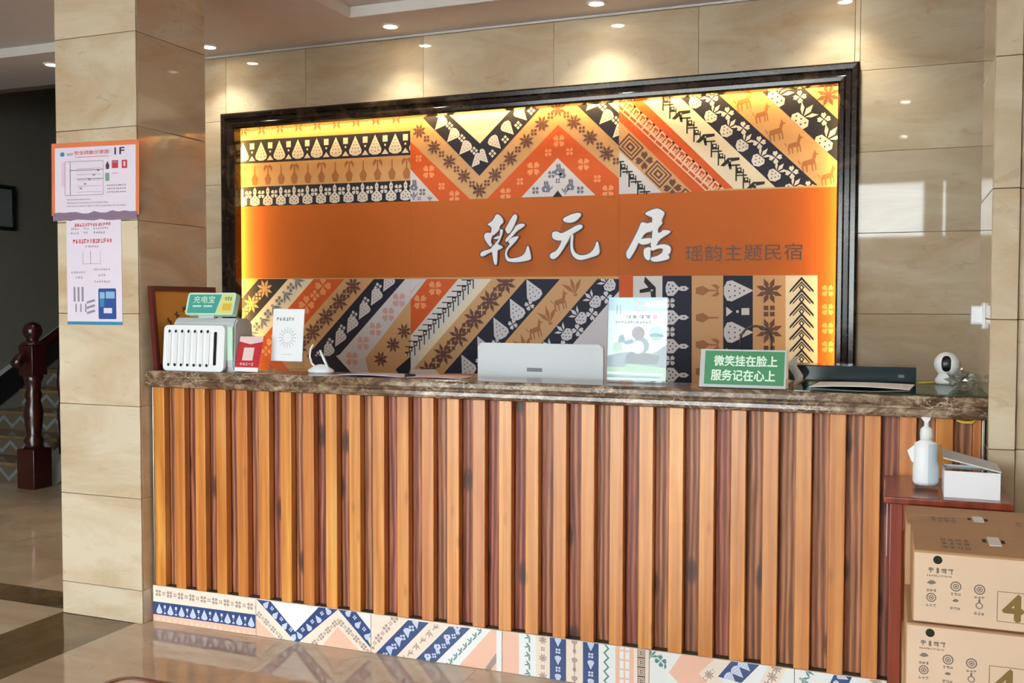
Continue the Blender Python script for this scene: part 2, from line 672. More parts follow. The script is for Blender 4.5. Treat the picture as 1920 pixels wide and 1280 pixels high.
def text2d(s, bold=0.0):
    key = (s, bold)
    if key in _TXT:
        return _TXT[key]
    cu = bpy.data.curves.new('lettering', 'FONT')
    cu.body = s
    cu.offset = bold
    cu.resolution_u = 2
    o = bpy.data.objects.new('lettering', cu)
    COL.objects.link(o)
    dg = bpy.context.evaluated_depsgraph_get()
    dg.update()
    ev = o.evaluated_get(dg)
    me = ev.to_mesh()
    vs = [(v.co.x, v.co.y) for v in me.vertices]
    polys = [[vs[i] for i in p.vertices] for p in me.polygons]
    ev.to_mesh_clear()
    bpy.data.objects.remove(o)
    bpy.data.curves.remove(cu)
    if not vs:
        return []
    x0, x1 = min(v[0] for v in vs), max(v[0] for v in vs)
    y0, y1 = min(v[1] for v in vs), max(v[1] for v in vs)
    _TXT[key] = [[((x - x0) / (x1 - x0), (y - y0) / (y1 - y0)) for x, y in p] for p in polys]
    return _TXT[key]


# ------------------------------------------------------------------ motifs (unit square, y up); list of (poly, tone) tone 0 = ink, 1 = ground
def m_star():
    out = []
    for k in range(8):
        a = math.radians(22.5 + 45 * k)
        c, s = math.cos(a), math.sin(a)
        R = 0.5 / math.cos(math.radians(22.5)) * 0.95
        out.append(([(0.05 * c, 0.05 * s), (0.28 * c - 0.09 * s, 0.28 * s + 0.09 * c), (R * c, R * s), (0.28 * c + 0.09 * s, 0.28 * s - 0.09 * c)], 0))
    out.append(([(-0.14, -0.14), (0.14, -0.14), (0.14, 0.14), (-0.14, 0.14)], 0))
    return out


def m_flower():
    out = []
    for k in range(4):
        a = math.radians(45 + 90 * k)
        c, s = math.cos(a), math.sin(a)
        out.append(([(0.04 * c, 0.04 * s), (0.3 * c - 0.2 * s, 0.3 * s + 0.2 * c), (0.5 * c - 0.1 * s, 0.5 * s + 0.1 * c), (0.42 * c, 0.42 * s), (0.5 * c + 0.1 * s, 0.5 * s - 0.1 * c), (0.3 * c + 0.2 * s, 0.3 * s - 0.2 * c)], 0))
    return out


def dots_in(pts, r):
    return [([(x - r, y), (x, y - r), (x + r, y), (x, y + r)], 1) for x, y in pts]


def m_kite():
    o = [([(0, 0.5), (0.35, -0.2), (0.32, -0.36), (0.12, -0.46), (-0.12, -0.46), (-0.32, -0.36), (-0.35, -0.2)], 0)]
    return o + dots_in([(0, 0.2), (-0.08, 0.06), (0.08, 0.06), (-0.16, -0.1), (0.16, -0.1), (0, -0.1), (-0.2, -0.26), (0.2, -0.26), (0, -0.3)], 0.032)


def m_bloom():
    o = [([(-0.32, -0.12), (-0.22, 0.04), (0.22, 0.04), (0.32, -0.12), (0.22, -0.36), (0.0, -0.47), (-0.22, -0.36)], 0),
         ([(0.0, 0.06), (0.09, 0.28), (0.0, 0.5), (-0.09, 0.28)], 0), ([(0.06, 0.06), (0.22, 0.16), (0.34, 0.36), (0.16, 0.28)], 0), ([(-0.06, 0.06), (-0.22, 0.16), (-0.34, 0.36), (-0.16, 0.28)], 0)]
    return o + dots_in([(-0.18, -0.08), (0.0, -0.06), (0.18, -0.08), (-0.1, -0.2), (0.1, -0.2), (0, -0.34)], 0.035)


def m_dots():
    o = []
    for cx, cy, w, h in ((0, 0.3, 0.14, 0.16), (0, -0.02, 0.05, 0.05)):
        o.append(([(cx - w, cy - h), (cx + w, cy - h), (cx + w, cy + h), (cx - w, cy + h)], 0))
    o.append(([(0, -0.22), (0.2, -0.48), (-0.2, -0.48)], 0))
    return o


def m_vase():
    return [([(-0.04, 0.0), (0.04, 0.0), (0.03, 0.45), (-0.03, 0.45)], 0), ([(0, 0.12), (0.2, -0.18), (0.12, -0.48), (-0.12, -0.48), (-0.2, -0.18)], 0)]


def m_palm():
    o = m_vase()
    for s in (-1, 1):
        o.append(([(0.02 * s, 0.42), (0.14 * s, 0.5), (0.25 * s, 0.36), (0.24 * s, 0.14), (0.12 * s, 0.3)], 0))
    return o


def m_tree():
    o = [([(0, 0.5), (0.1, 0.36), (0.1, 0.18), (0.05, 0.08), (0.3, -0.15), (0.3, -0.4), (0.1, -0.48), (-0.1, -0.48), (-0.3, -0.4), (-0.3, -0.15), (-0.05, 0.08), (-0.1, 0.18), (-0.1, 0.36)], 0)]
    return o + dots_in([(0, 0.28), (0, -0.05), (-0.12, -0.18), (0.12, -0.18), (0, -0.28), (-0.16, -0.34), (0.16, -0.34)], 0.04)


def m_horse():
    return [([(-0.34, -0.16), (-0.26, 0.04), (0.1, 0.06), (0.2, 0.08), (0.22, -0.16)], 0), ([(0.08, 0.0), (0.2, 0.26), (0.28, 0.4), (0.3, 0.26), (0.42, 0.16), (0.3, 0.16), (0.22, 0.0)], 0),
            ([(-0.34, -0.16), (-0.26, -0.16), (-0.28, -0.42), (-0.33, -0.42)], 0), ([(-0.18, -0.16), (-0.1, -0.16), (-0.14, -0.42), (-0.19, -0.42)], 0), ([(0.04, -0.16), (0.1, -0.16), (0.08, -0.42), (0.03, -0.42)], 0), ([(0.16, -0.16), (0.22, -0.16), (0.2, -0.42), (0.15, -0.42)], 0),
            ([(-0.34, -0.02), (-0.42, 0.14), (-0.44, 0.1), (-0.36, -0.08)], 0)]


def m_leaf():
    o = []
    for k in range(3):
        a = math.radians(50 + 40 * k)
        c, s = math.cos(a), math.sin(a)
        o.append(([(0, -0.4), (0.35 * c - 0.1 * s, -0.4 + 0.45 * s + 0.1 * c), (0.8 * c, -0.4 + 0.85 * s), (0.35 * c + 0.1 * s, -0.4 + 0.45 * s - 0.1 * c)], 0))
    o.append(([(-0.1, -0.4), (0.1, -0.4), (0.08, -0.5), (-0.08, -0.5)], 0))
    return o


def m_rabbit():
    o = [([(-0.3, -0.42), (-0.38, -0.1), (-0.15, 0.1), (0.15, 0.05), (0.34, -0.2), (0.22, -0.46)], 0)]
    for dx in (0, 0.2):
        o.append(([(-0.12 + dx, 0.0), (-0.2 + dx, 0.35), (-0.12 + dx, 0.5), (0.0 + dx, 0.35), (0.02 + dx, 0.02)], 0))
    o.append(([(-0.06, -0.12), (0.06, -0.2), (-0.02, -0.32), (-0.14, -0.24)], 1))
    return o


def m_comb():
    return [([(-0.5, 0.3), (0.1, 0.3), (0.1, 0.38), (-0.5, 0.38)], 0), ([(-0.14, -0.5), (-0.06, -0.5), (-0.06, 0.34), (-0.14, 0.34)], 0), ([(-0.1, -0.1), (0.3, -0.1), (0.3, -0.02), (-0.1, -0.02)], 0), ([(-0.06, -0.02), (0.18, -0.02), (0.18, 0.2), (-0.06, 0.2)], 0), ([(0.0, 0.04), (0.12, 0.04), (0.12, 0.14), (0.0, 0.14)], 1), ([(0.24, -0.34), (0.3, -0.34), (0.3, 0.12), (0.24, 0.12)], 0)]


def m_key():
    w = 0.07
    segs = [((-0.5, -0.3), (-0.1, -0.3)), ((-0.1, -0.3), (-0.1, 0.1)), ((-0.5, -0.05), (-0.3, -0.05)), ((-0.3, -0.05), (-0.3, 0.3)), ((-0.3, 0.3), (0.3, 0.3)), ((0.3, 0.3), (0.3, -0.1)), ((0.05, -0.1), (0.5, -0.1)), ((0.05, -0.1), (0.05, 0.12))]
    o = []
    for (a, b), (c, d) in segs:
        o.append(([(min(a, c) - w / 2, min(b, d) - w / 2), (max(a, c) + w / 2, min(b, d) - w / 2), (max(a, c) + w / 2, max(b, d) + w / 2), (min(a, c) - w / 2, max(b, d) + w / 2)], 0))
    return o


def m_lattice():
    o = []
    for r, t in ((0.48, 0), (0.40, 1), (0.33, 0), (0.26, 1), (0.18, 0), (0.08, 1)):
        o.append(([(-r, -r * 0.8), (r, -r * 0.8), (r, r * 0.8), (-r, r * 0.8)], t))
    return o


def m_fishbone():
    return [([(-0.5, 0.08), (0.42, 0.08), (0.42, 0.15), (-0.5, 0.15)], 0), ([(0.34, 0.1), (0.42, 0.1), (0.42, -0.5), (0.34, -0.5)], 0), ([(-0.1, 0.08), (0.2, 0.08), (0.2, -0.22), (-0.1, -0.22)], 0), ([(-0.03, 0.0), (0.13, 0.0), (0.13, -0.14), (-0.03, -0.14)], 1)]


def m_crest():
    return [([(-0.5, -0.1), (-0.1, 0.3), (0.5, 0.3), (0.5, 0.16), (0.05, 0.1), (0.1, -0.3), (-0.02, -0.3), (-0.1, 0.02), (-0.3, -0.14)], 0), ([(-0.02, 0.22), (0.06, 0.14), (-0.02, 0.1)], 1)]


def m_arrow():
    o = []
    for s in (-1, 1):
        o.append(([(0, 0.34), (0.46 * s, -0.2), (0.46 * s, -0.3), (0, 0.22)], 0))
        o.append(([(0, 0.16), (0.34 * s, -0.22), (0.34 * s, -0.28), (0, 0.09)], 0))
    o.append(([(0, 0.06), (0.11, -0.08), (0, -0.24), (-0.11, -0.08)], 0))
    o.append(([(0, 0.0), (0.05, -0.08), (0, -0.16), (-0.05, -0.08)], 1))
    return o


def m_zig():
    return [([(-0.5, -0.2), (0.0, 0.25), (0.5, -0.2), (0.5, -0.42), (0, 0.03), (-0.5, -0.42)], 0)]


def m_square():
    return [([(-0.5, -0.5), (-0.08, -0.5), (-0.08, -0.08), (-0.5, -0.08)], 0), ([(0.5, -0.5), (0.08, -0.5), (0.08, -0.08), (0.5, -0.08)], 0), ([(-0.5, 0.5), (-0.08, 0.5), (-0.08, 0.08), (-0.5, 0.08)], 0), ([(0.5, 0.5), (0.08, 0.5), (0.08, 0.08), (0.5, 0.08)], 0)]


class Mural(Print):
    """a print drawn in photograph pixels that lie on the plane y = py of the place"""
    def __init__(self, py):
        super().__init__()
        self.py = py

    def P(self, p):
        h = hit(p[0], p[1], 1, self.py)
        return (h.x, h.z)

    def base(self, poly, mat, layer=0):
        self.add([self.P(p) for p in poly], mat, layer)

    def stripe(self, poly, mat, axis, motifs, pitch, size, ink, ground=None, phase=0.0, off=0.0, rot=0.0, flip=False, up=False):
        reg = [self.P(p) for p in poly]
        if mat:
            self.add(reg, mat, 1)
        a, b = self.P(axis[0]), self.P(axis[1])
        L = math.hypot(b[0] - a[0], b[1] - a[1])
        d = ((b[0] - a[0]) / L, (b[1] - a[1]) / L)
        n = (-d[1], d[0])
        if flip:
            n = (-n[0], -n[1])
        k = 0
        t = phase
        while t < L + pitch:
            fn = motifs[k % len(motifs)]
            if isinstance(fn, tuple):
                fn, s, oo = fn
            else:
                s, oo = 1.0, 0.0
            if fn is not None:
                sz = size * s
                cx, cy = a[0] + d[0] * t + n[0] * (off + oo * size), a[1] + d[1] * t + n[1] * (off + oo * size)
                cr, sr = math.cos(rot), math.sin(rot)
                md, mn = ((1, 0), (0, 1)) if up else (d, n)
                for mi_, (pl, tone) in enumerate(fn()):
                    q = []
                    for u, v in pl:
                        u, v = u * cr - v * sr, u * sr + v * cr
                        q.append((cx + (md[0] * u + mn[0] * v) * sz, cy + (md[1] * u + mn[1] * v) * sz))
                    self.add(q, ink if tone == 0 else (ground or mat), 3.2 + 0.2 * mi_, reg)
            t += pitch
            k += 1


# ------------------------------------------------------------------ room constants
WALL_Y, CEIL = 1.79, 2.957
JOINTS = [0.145 + 0.4 * k for k in range(-1, 8)]
PX0, PX1, PY0, PY1 = -0.498, -0.048, -0.063, 0.39          # the pillar between corridor and counter
QX0, QX1 = 3.245, 3.695                                      # the pillar at the other end of the counter
DESK_TOP = 1.10

# ------------------------------------------------------------------ tiles as pieces
_TILE = {}


def tile(parent, x0, x1, z0, z1, face, at, mat, th=0.009, gap=0.0009, name='tile', bev=0.0012):
    """one tile lying in a plane; face: '-y' (wall towards camera), '+x', '-x', '+z' (floor); at = coordinate of its face"""
    w, h = round(x1 - x0 - 2 * gap, 4), round(z1 - z0 - 2 * gap, 4)
    if w < 0.004 or h < 0.004:
        return None
    key = (w, h, face, mat, th)
    if key not in _TILE:
        bm = bm_new()
        if face == '-y':
            bx(bm, -w / 2, w / 2, 0, th, -h / 2, h / 2, bev=bev, seg=1)
        elif face == '+x':
            bx(bm, -th, 0, -w / 2, w / 2, -h / 2, h / 2, bev=bev, seg=1)
        elif face == '-x':
            bx(bm, 0, th, -w / 2, w / 2, -h / 2, h / 2, bev=bev, seg=1)
        else:
            bx(bm, -w / 2, w / 2, -h / 2, h / 2, -th, 0, bev=bev * 0.5, seg=1)
        o = obj(name, bm, mat, parent)
        _TILE[key] = o.data
    else:
        o = bpy.data.objects.new(name, _TILE[key])
        COL.objects.link(o)
        o.parent = parent
    cx, cz = (x0 + x1) / 2, (z0 + z1) / 2
    o.location = {'-y': (cx, at, cz), '+x': (at, cx, cz), '-x': (at, cx, cz), '+z': (cx, cz, at)}[face]
    if parent.location.length > 0:
        o.location = Vector(o.location) - Vector(parent.location)
    return o


def grid(a, b, step, start):
    k = math.floor((a - start) / step)
    c = [a]
    v = start + (k + 1) * step
    while v < b - 1e-4:
        if v > a + 1e-4:
            c.append(v)
        v += step
    return c + [b]


# ------------------------------------------------------------------ floor
bm = bm_new()
bx(bm, -4.2, 5.4, -6.0, 6.0, -0.12, -0.008)
floor = struct(obj('floor', bm, 'joint'))
for x0, x1, y0, y1, mat, sx, sy in ((-0.09, 5.4, -6, -0.02, 'floor_tile', 0.8, 0.8), (-0.51, -0.09, -6, -0.063, 'floor_border', 1, 0.8), (-4.2, -0.498, -0.02, 0.185, 'floor_border', 0.8, 1),
                                    (-4.2, -0.51, -6, -0.02, 'floor_tile', 0.8, 0.8), (-4.2, -0.498, 0.185, 6.0, 'floor_tile', 0.8, 0.8), (-0.048, 5.4, -0.02, 1.79, 'floor_tile', 0.8, 0.8)):
    gx = grid(x0, x1, sx if x1 - x0 > 0.5 else 9, x0)
    gy = grid(y0, y1, sy if y1 - y0 > 0.3 else 9, y1 - 40 * 0.8 if y0 < -1 else y0)
    for i in range(len(gx) - 1):
        for j in range(len(gy) - 1):
            if gy[j + 1] < -3.4:
                continue
            tile(floor, gx[i], gx[i + 1], gy[j], gy[j + 1], '+z', 0.0, mat, name='tile', bev=0.0006, gap=0.0006)
bm = bm_new()
bx(bm, -0.09, 5.4, -6.0, -3.4, -0.006, 0.0)
obj('tile_strip', bm, 'floor_tile', floor)
bm = bm_new()
bx(bm, -4.2, -0.51, -6.0, -3.4, -0.006, 0.0)
obj('tile_strip', bm, 'floor_tile', floor)

# ------------------------------------------------------------------ back wall with the mural opening
OX0, OX1, OZ0, OZ1 = -1.0, 2.765, 0.72, 2.555
bm = bm_new()
for x0, x1, z0, z1 in ((-2.2, OX0, 0, CEIL), (OX1, 5.4, 0, CEIL), (OX0, OX1, OZ1, CEIL), (OX0, OX1, 0, OZ0)):
    bx(bm, x0, x1, WALL_Y + 0.0085, WALL_Y + 0.2, z0, z1)
bx(bm, OX0, OX1, WALL_Y + 0.16, WALL_Y + 0.2, OZ0, OZ1)
wall_back = struct(obj('wall_back', bm, 'joint'))
gx = grid(-2.2, 5.4, 0.8, 2.79)
gz = grid(0.0, CEIL, 0.4, 0.145)
for i in range(len(gx) - 1):
    for j in range(len(gz) - 1):
        x0, x1, z0, z1 = gx[i], gx[i + 1], gz[j], gz[j + 1]
        pieces = [(x0, x1, z0, z1)]
        if x1 > OX0 and x0 < OX1 and z1 > OZ0 and z0 < OZ1:
            pieces = []
            a, b = max(x0, OX0), min(x1, OX1)
            if x0 < OX0:
                pieces.append((x0, OX0, z0, z1))
            if x1 > OX1:
                pieces.append((OX1, x1, z0, z1))
            if z0 < OZ0:
                pieces.append((a, b, z0, OZ0))
            if z1 > OZ1:
                pieces.append((a, b, OZ1, z1))
        for p in pieces:
            t = tile(wall_back, *p, '-y', WALL_Y, 'beige_tile')
            if t:
                rd = random.Random(i * 31 + j)
                t.rotation_euler = (rd.uniform(-0.0022, 0.0022), 0, rd.uniform(-0.002, 0.002))

# ------------------------------------------------------------------ other walls and ceiling
def wall(name, boxes, mat):
    bm = bm_new()
    for b in boxes:
        bx(bm, *b)
    return struct(obj(name, bm, mat))


wall('wall_left', [(-4.4, -4.2, -6.0, 6.0, 0, 4.4)], 'grey_wall')
wall('wall_stairwell', [(-2.2, -2.05, 1.99, 6.0, 0, 4.4), (-4.4, -2.05, 6.0, 6.2, 0, 4.4), (-4.4, -2.05, 2.03, 2.13, CEIL, 4.4), (-4.4, -2.05, 2.03, 6.2, 4.4, 4.5)], 'grey_wall')
wall('wall_right', [(5.4, 5.6, -6.0, 1.79, 0, 3.1)], 'lobby_wall')
wall('wall_front', [(-4.4, -1.83, -6.2, -6.0, 0, 3.1), (2.3, 5.6, -6.2, -6.0, 0, 2.2), (2.3, 2.36, -6.2, -6.0, 2.2, 3.1), (3.3, 5.6, -6.2, -6.0, 2.2, 3.1), (-1.83, 2.3, -6.2, -6.0, 2.85, 3.1), (2.36, 3.3, -6.2, -6.0, 2.92, 3.1)], 'lobby_wall')  # unseen; solid parts shaped to block corridor daylight and wall tile reflections
wn_ = 0
for x0, x1, z0, z1 in ((-1.83, 0.23, 0, 2.85), (0.23, 2.3, 0, 2.85), (2.36, 3.3, 2.2, 2.92)):  # the last one, high up, is added unseen for its wall tile reflection
    wn_ += 1
    e = bpy.data.objects.new('window_%d' % wn_, None)
    COL.objects.link(e)
    e.location = ((x0 + x1) / 2, -6.1, z0)
    struct(e)
    bm = bm_new()
    fw = 0.05
    bx(bm, x0, x0 + fw, -6.13, -6.05, z0, z1)
    bx(bm, x1 - fw, x1, -6.13, -6.05, z0, z1)
    bx(bm, x0 + fw, x1 - fw, -6.13, -6.05, z0, z0 + fw)
    bx(bm, x0 + fw, x1 - fw, -6.13, -6.05, z1 - fw, z1)
    part(e, 'window_frame', bm, 'mid_grey', True)
    bm = bm_new()
    bx(bm, x0 + fw, x1 - fw, -6.092, -6.086, z0 + fw, z1 - fw)
    part(e, 'pane', bm, 'glass', True)
bm = bm_new()
bx(bm, -14, 14, -24, -6.2, -0.2, -0.02)
struct(obj('ground_outside', bm, 'outside_ground'))

TRAYS = ((0.157, 5.0, -5.4, 1.352), (-4.0, -1.25, -5.4, 1.33))
bm = bm_new()
xs = [-4.4, -4.0, -1.25, 0.157, 5.0, 5.6]
for i in range(5):
    x0, x1 = xs[i], xs[i + 1]
    yb = 2.03 if x1 <= -1.25 else 1.99
    if i == 1:
        bx(bm, x0, x1, 1.33, yb, CEIL, CEIL + 0.12)
        bx(bm, x0, x1, -6.2, -5.4, CEIL, CEIL + 0.12)
    elif i == 3:
        bx(bm, x0, x1, 1.352, yb, CEIL, CEIL + 0.12)
        bx(bm, x0, x1, -6.2, -5.4, CEIL, CEIL + 0.12)
    else:
        bx(bm, x0, x1, -6.2, yb, CEIL, CEIL + 0.12)
bx(bm, -4.0, -1.25, -5.4, 1.33, CEIL + 0.055, CEIL + 0.12)
bx(bm, 0.157, 5.0, -5.4, 1.352, CEIL + 0.055, CEIL + 0.12)
struct(obj('ceiling', bm, 'ceiling_paint'))
for k, (x0, x1, y0, y1) in enumerate(TRAYS):
    bm = bm_new()
    bx(bm, x0, x1, y1 - 0.012, y1, CEIL - 0.004, CEIL + 0.055, bev=0.003)
    bx(bm, x0, x0 + 0.012, y0, y1 - 0.012, CEIL - 0.004, CEIL + 0.055, bev=0.003)
    struct(obj('trim_%d' % (k + 1), bm, 'trim_white'))
bm = bm_new()
bx(bm, -1.3, 3.3, WALL_Y - 0.012, WALL_Y, CEIL - 0.012, CEIL, bev=0.002)
struct(obj('trim_3', bm, 'trim_white'))

# ------------------------------------------------------------------ downlights
def downlight(x, y, label, power, z=CEIL):
    t = thing('ceiling_downlight', label, 'downlight', (x, y, z), group='recessed ceiling downlights')
    bm = bm_new()
    lathe(bm, [(0.036, -0.001), (0.036, -0.006), (0.042, -0.009), (0.05, -0.007), (0.054, 0.0)], seg=28)
    part(t, 'trim_ring', bm, 'trim_white')
    bm = bm_new()
    lathe(bm, [(0.0, -0.006), (0.034, -0.005), (0.036, -0.001), (0.0, -0.001)], seg=24)
    part(t, 'lens', bm, 'lamp')
    l = bpy.data.lights.new('downlight_beam', 'SPOT')
    l.energy = power
    l.color = (1.0, 0.95, 0.74)
    l.spot_size = math.radians(110)
    l.spot_blend = 0.75
    l.shadow_soft_size = 0.03
    lo = bpy.data.objects.new('downlight_beam', l)
    COL.objects.link(lo)
    lo.parent = t
    lo.location = (0, 0, -0.02)


downlight(-2.21, 1.57, 'round recessed downlight glowing in the corridor ceiling', 6)
downlight(-0.956, 1.573, 'round recessed downlight beside the tiled pillar at the mural wall', DOWNLIGHT_W)
downlight(0.293, 1.57, 'round recessed downlight just behind the corner of the ceiling tray', DOWNLIGHT_W)
downlight(1.497, 1.575, 'round recessed downlight above the middle of the mural', DOWNLIGHT_W)
downlight(2.705, 1.575, 'round recessed downlight above the mural end beside the webcam', DOWNLIGHT_W)

downlight(3.02, -1.5, 'round recessed downlight in the lobby ceiling tray close to the carton stack', 8, CEIL + 0.055)
downlight(3.02, -3.2, 'round recessed downlight in the lobby ceiling tray halfway to the entrance', 8, CEIL + 0.055)

# ------------------------------------------------------------------ pillars
def pillar(x0, x1, y0, y1, label, faces):
    t = thing('tiled_pillar', label, 'pillar', ((x0 + x1) / 2, (y0 + y1) / 2, 0), group='tiled pillars')
    bm = bm_new()
    g = 0.0095
    bx(bm, x0 + g, x1 - g, y0 + (0.03 if 'strip' in faces else g), y1 - g, 0, CEIL)
    part(t, 'core', bm, 'joint', True)
    gz = grid(0.0, CEIL, 0.4, 0.145)
    for j in range(len(gz) - 1):
        for f in faces:
            if f == 'front':
                tile(t, x0, x1, gz[j], gz[j + 1], '-y', y0, 'beige_tile', bev=0.002)
            elif f == 'east':
                tile(t, y0 + g, y1, gz[j], gz[j + 1], '+x', x1, 'beige_tile', bev=0.002)
            elif f == 'west':
                tile(t, y0 + g, y1, gz[j], gz[j + 1], '-x', x0, 'beige_tile', bev=0.002)
            elif f == 'strip':
                tile(t, x0, x0 + 0.076, gz[j], gz[j + 1], '-y', y0, 'beige_tile', th=0.03, bev=0.002)
                tile(t, x0 + 0.077, x1, gz[j], gz[j + 1], '-y', y0 + 0.02, 'beige_tile', bev=0.002)
    return t


pillar(PX0, PX1, PY0, PY1, 'beige marble tiled pillar with two posters at the corridor', ('front', 'east', 'west'))
pillar(QX0, QX1, PY0, PY1, 'beige marble tiled pillar beside the webcam and the red cabinet', ('strip', 'west'))
bm = bm_new()
bx(bm, 3.66, 5.4, 0.1, 0.25, 0, CEIL)
struct(obj('wall_side', bm, 'lobby_wall'))

# ------------------------------------------------------------------ reception counter
C0, C1 = -0.041, 3.243
PITCH_S, X0S, ZB, ZP = 0.107728, 0.02611, 1.0287, 0.1582
ctr = thing('reception_counter', 'long reception counter clad in vertical wooden slats on a patterned tile plinth', 'counter', ((C0 + C1) / 2, 0.1, 0))
bm = bm_new()
bx(bm, C0 + 0.004, C1 - 0.004, 0.05, 0.205, 0.0, ZB)
bx(bm, 2.60, C1 - 0.004, 0.205, 0.60, 0.0, ZB)
part(ctr, 'body', bm, 'brown_wood', True)
bm = bm_new()
bx(bm, C0 + 0.004, 2.598, 0.206, 0.66, 0.715, 0.75, bev=0.003)
part(ctr, 'inner_desk', bm, 'brown_wood', True)
SW = 0.0515
proto = None
for n in range(0, 30):
    xr = X0S + n * PITCH_S
    xl = xr - SW
    if n == 0:
        xl = C0 + 0.012
    bm = bm_new()
    bx(bm, xl, xr, 0.0, 0.0355, ZP, ZB, bev=0.0025)
    w = Vector(((xl + xr) / 2, 0, (ZP + ZB) / 2))
    bmesh.ops.translate(bm, verts=bm.verts[:], vec=-w)
    o = obj('slat', bm, 'slat_wood', ctr)
    o.location = w - Vector(ctr.location)
    bm = bm_new()
    xe = xl + PITCH_S + (SW - (xr - xl) if n == 0 else 0)
    xe = min(xr + PITCH_S - SW, C1 - 0.012)
    bx(bm, xr + 0.0005, xe, 0.036, 0.0495, ZP, ZB, bev=0.001, seg=1)
    w = Vector(((xr + xe) / 2, 0, (ZP + ZB) / 2))
    bmesh.ops.translate(bm, verts=bm.verts[:], vec=-w)
    o = obj('back_board', bm, 'board_wood', ctr)
    o.location = w - Vector(ctr.location)
xl = X0S + 30 * PITCH_S - SW
bm = bm_new()
bx(bm, xl, C1 - 0.012, 0.0, 0.0355, ZP, ZB, bev=0.0025)
part(ctr, 'slat', bm, 'slat_wood', True)
for x0, x1 in ((C0 + 0.002, C0 + 0.011), (C1 - 0.011, C1 - 0.002)):
    bm = bm_new()
    bx(bm, x0, x1, -0.002, 0.05, ZP, ZB, bev=0.002)
    part(ctr, 'edge_trim', bm, 'metal', True)

# plinth tiles carry a printed pattern
PLY = -0.006
pr = Mural(PLY)
S = 0.055
pr.stripe([(284, 1090), (480, 1116), (480, 1152), (284, 1126)], 't_cream', ((297, 1111), (474, 1137)), [m_flower, (m_square, 0.4, 0)], 0.030, 0.036, 't_brown')
pr.stripe([(284, 1126), (480, 1152), (480, 1178), (284, 1150)], 't_navy', ((299, 1141), (476, 1166)), [(m_kite, 1.0, 0), (m_dots, 0.85, 0)], 0.030, 0.046, 't_ice', 't_navy')
pr.stripe([(284, 1150), (480, 1178), (480, 1200), (284, 1172)], 't_peach', ((297, 1160), (474, 1187)), [m_square], 0.03, 0.012, 't_cream')
# chevron tile
pr.base([(480, 1110), (696, 1140), (696, 1232), (480, 1200)], 't_cream')
pr.base([(481, 1160), (528, 1205), (481, 1200)], 't_peach', 2)
pr.base([(633.7, 1175), (600, 1215), (680, 1226)], 't_peach', 2)
pr.stripe([(481, 1123), (507.5, 1127), (553.5, 1184), (557, 1206)], 't_navy', ((494, 1126), (555, 1195)), [(m_kite, 1.0, 0), (m_square, 0.4, 0.2)], 0.030, 0.036, 't_ice', 't_navy', 0.02)
pr.stripe([(553.5, 1184), (597.5, 1138), (634, 1142), (557, 1206)], 't_navy', ((555, 1195), (620, 1140)), [(m_kite, 1.0, 0), (m_square, 0.4, 0.2)], 0.030, 0.036, 't_ice', 't_navy', 0.02)
pr.base([(507.5, 1127), (597.5, 1138), (553.5, 1184)], 't_white', 2)
pr.stripe([(634, 1142), (666, 1145), (695.6, 1182), (695.6, 1215)], 't_navy', ((650, 1143), (695, 1198)), [(m_kite, 1.0, 0), (m_square, 0.4, 0.2)], 0.030, 0.036, 't_ice', 't_navy', 0.015)
pr.base([(666, 1143), (695.6, 1147), (695.6, 1182)], 't_white', 2)
pr.stripe([(480, 1135), (540, 1205), (520, 1204), (480, 1160)], None, ((486, 1152), (538, 1205)), [m_flower, (m_square, 0.4, 0)], 0.022, 0.03, 't_brown', 't_cream')
pr.stripe([(570, 1210), (633, 1150), (640, 1165), (590, 1212)], None, ((590, 1205), (634, 1163)), [m_flower, (m_square, 0.4, 0)], 0.022, 0.03, 't_brown', 't_cream')
pr.stripe([(633, 1150), (700, 1222), (685, 1224), (633, 1170)], None, ((640, 1168), (690, 1220)), [m_flower, (m_square, 0.4, 0)], 0.022, 0.03, 't_brown', 't_cream')
# diagonal tile
def diag(a, b, c, d, mat, motifs, ink, pitch=0.03, size=0.036, ground=None, phase=0.0, rot=0.0):
    pr.stripe([a, b, c, d], mat, (((a[0] + b[0]) / 2, (a[1] + b[1]) / 2), ((c[0] + d[0]) / 2, (c[1] + d[1]) / 2)), motifs, pitch, size, ink, ground or mat, phase, 0, rot)


pr.base([(696, 1145), (941, 1180), (941, 1270), (696, 1232)], 't_cream')
diag((720, 1150), (765, 1162), (702, 1226), (690, 1200), 't_cream', [m_flower, (m_square, 0.4, 0)], 't_brown', 0.028, 0.036, phase=0.01)
diag((765, 1162), (804, 1167), (740, 1233), (702, 1227), 't_navy', [(m_kite, 1.0, 0), (m_square, 0.5, 0)], 't_ice', 0.028, 0.042, phase=0.015, rot=-0.6)
diag((804, 1167), (842, 1174), (777, 1238), (740, 1233), 't_cream', [m_horse, m_leaf], 't_brown', 0.04, 0.036, phase=0.02, rot=-0.8)
diag((842, 1174), (882, 1177), (815, 1243), (777, 1238), 't_navy', [(m_rabbit, 1.0, 0), (m_square, 0.4, 0.2)], 't_ice', 0.03, 0.042, phase=0.015, rot=-0.6)
diag((882, 1177), (921, 1180), (858, 1250), (815, 1243), 't_white', [m_crest], 't_green', 0.03, 0.034, phase=0.01)
pr.base([(921, 1180), (931, 1181), (931, 1262), (858, 1250)], 't_peach', 2)
pr.stripe([(931, 1222), (931, 1262), (905, 1258)], None, ((931, 1230), (908, 1262)), [m_lattice], 0.03, 0.03, 'p_ink', 't_cream', 0.01)
pr.base([(931, 1181), (942, 1183), (942, 1264), (931, 1262)], 't_white', 2)
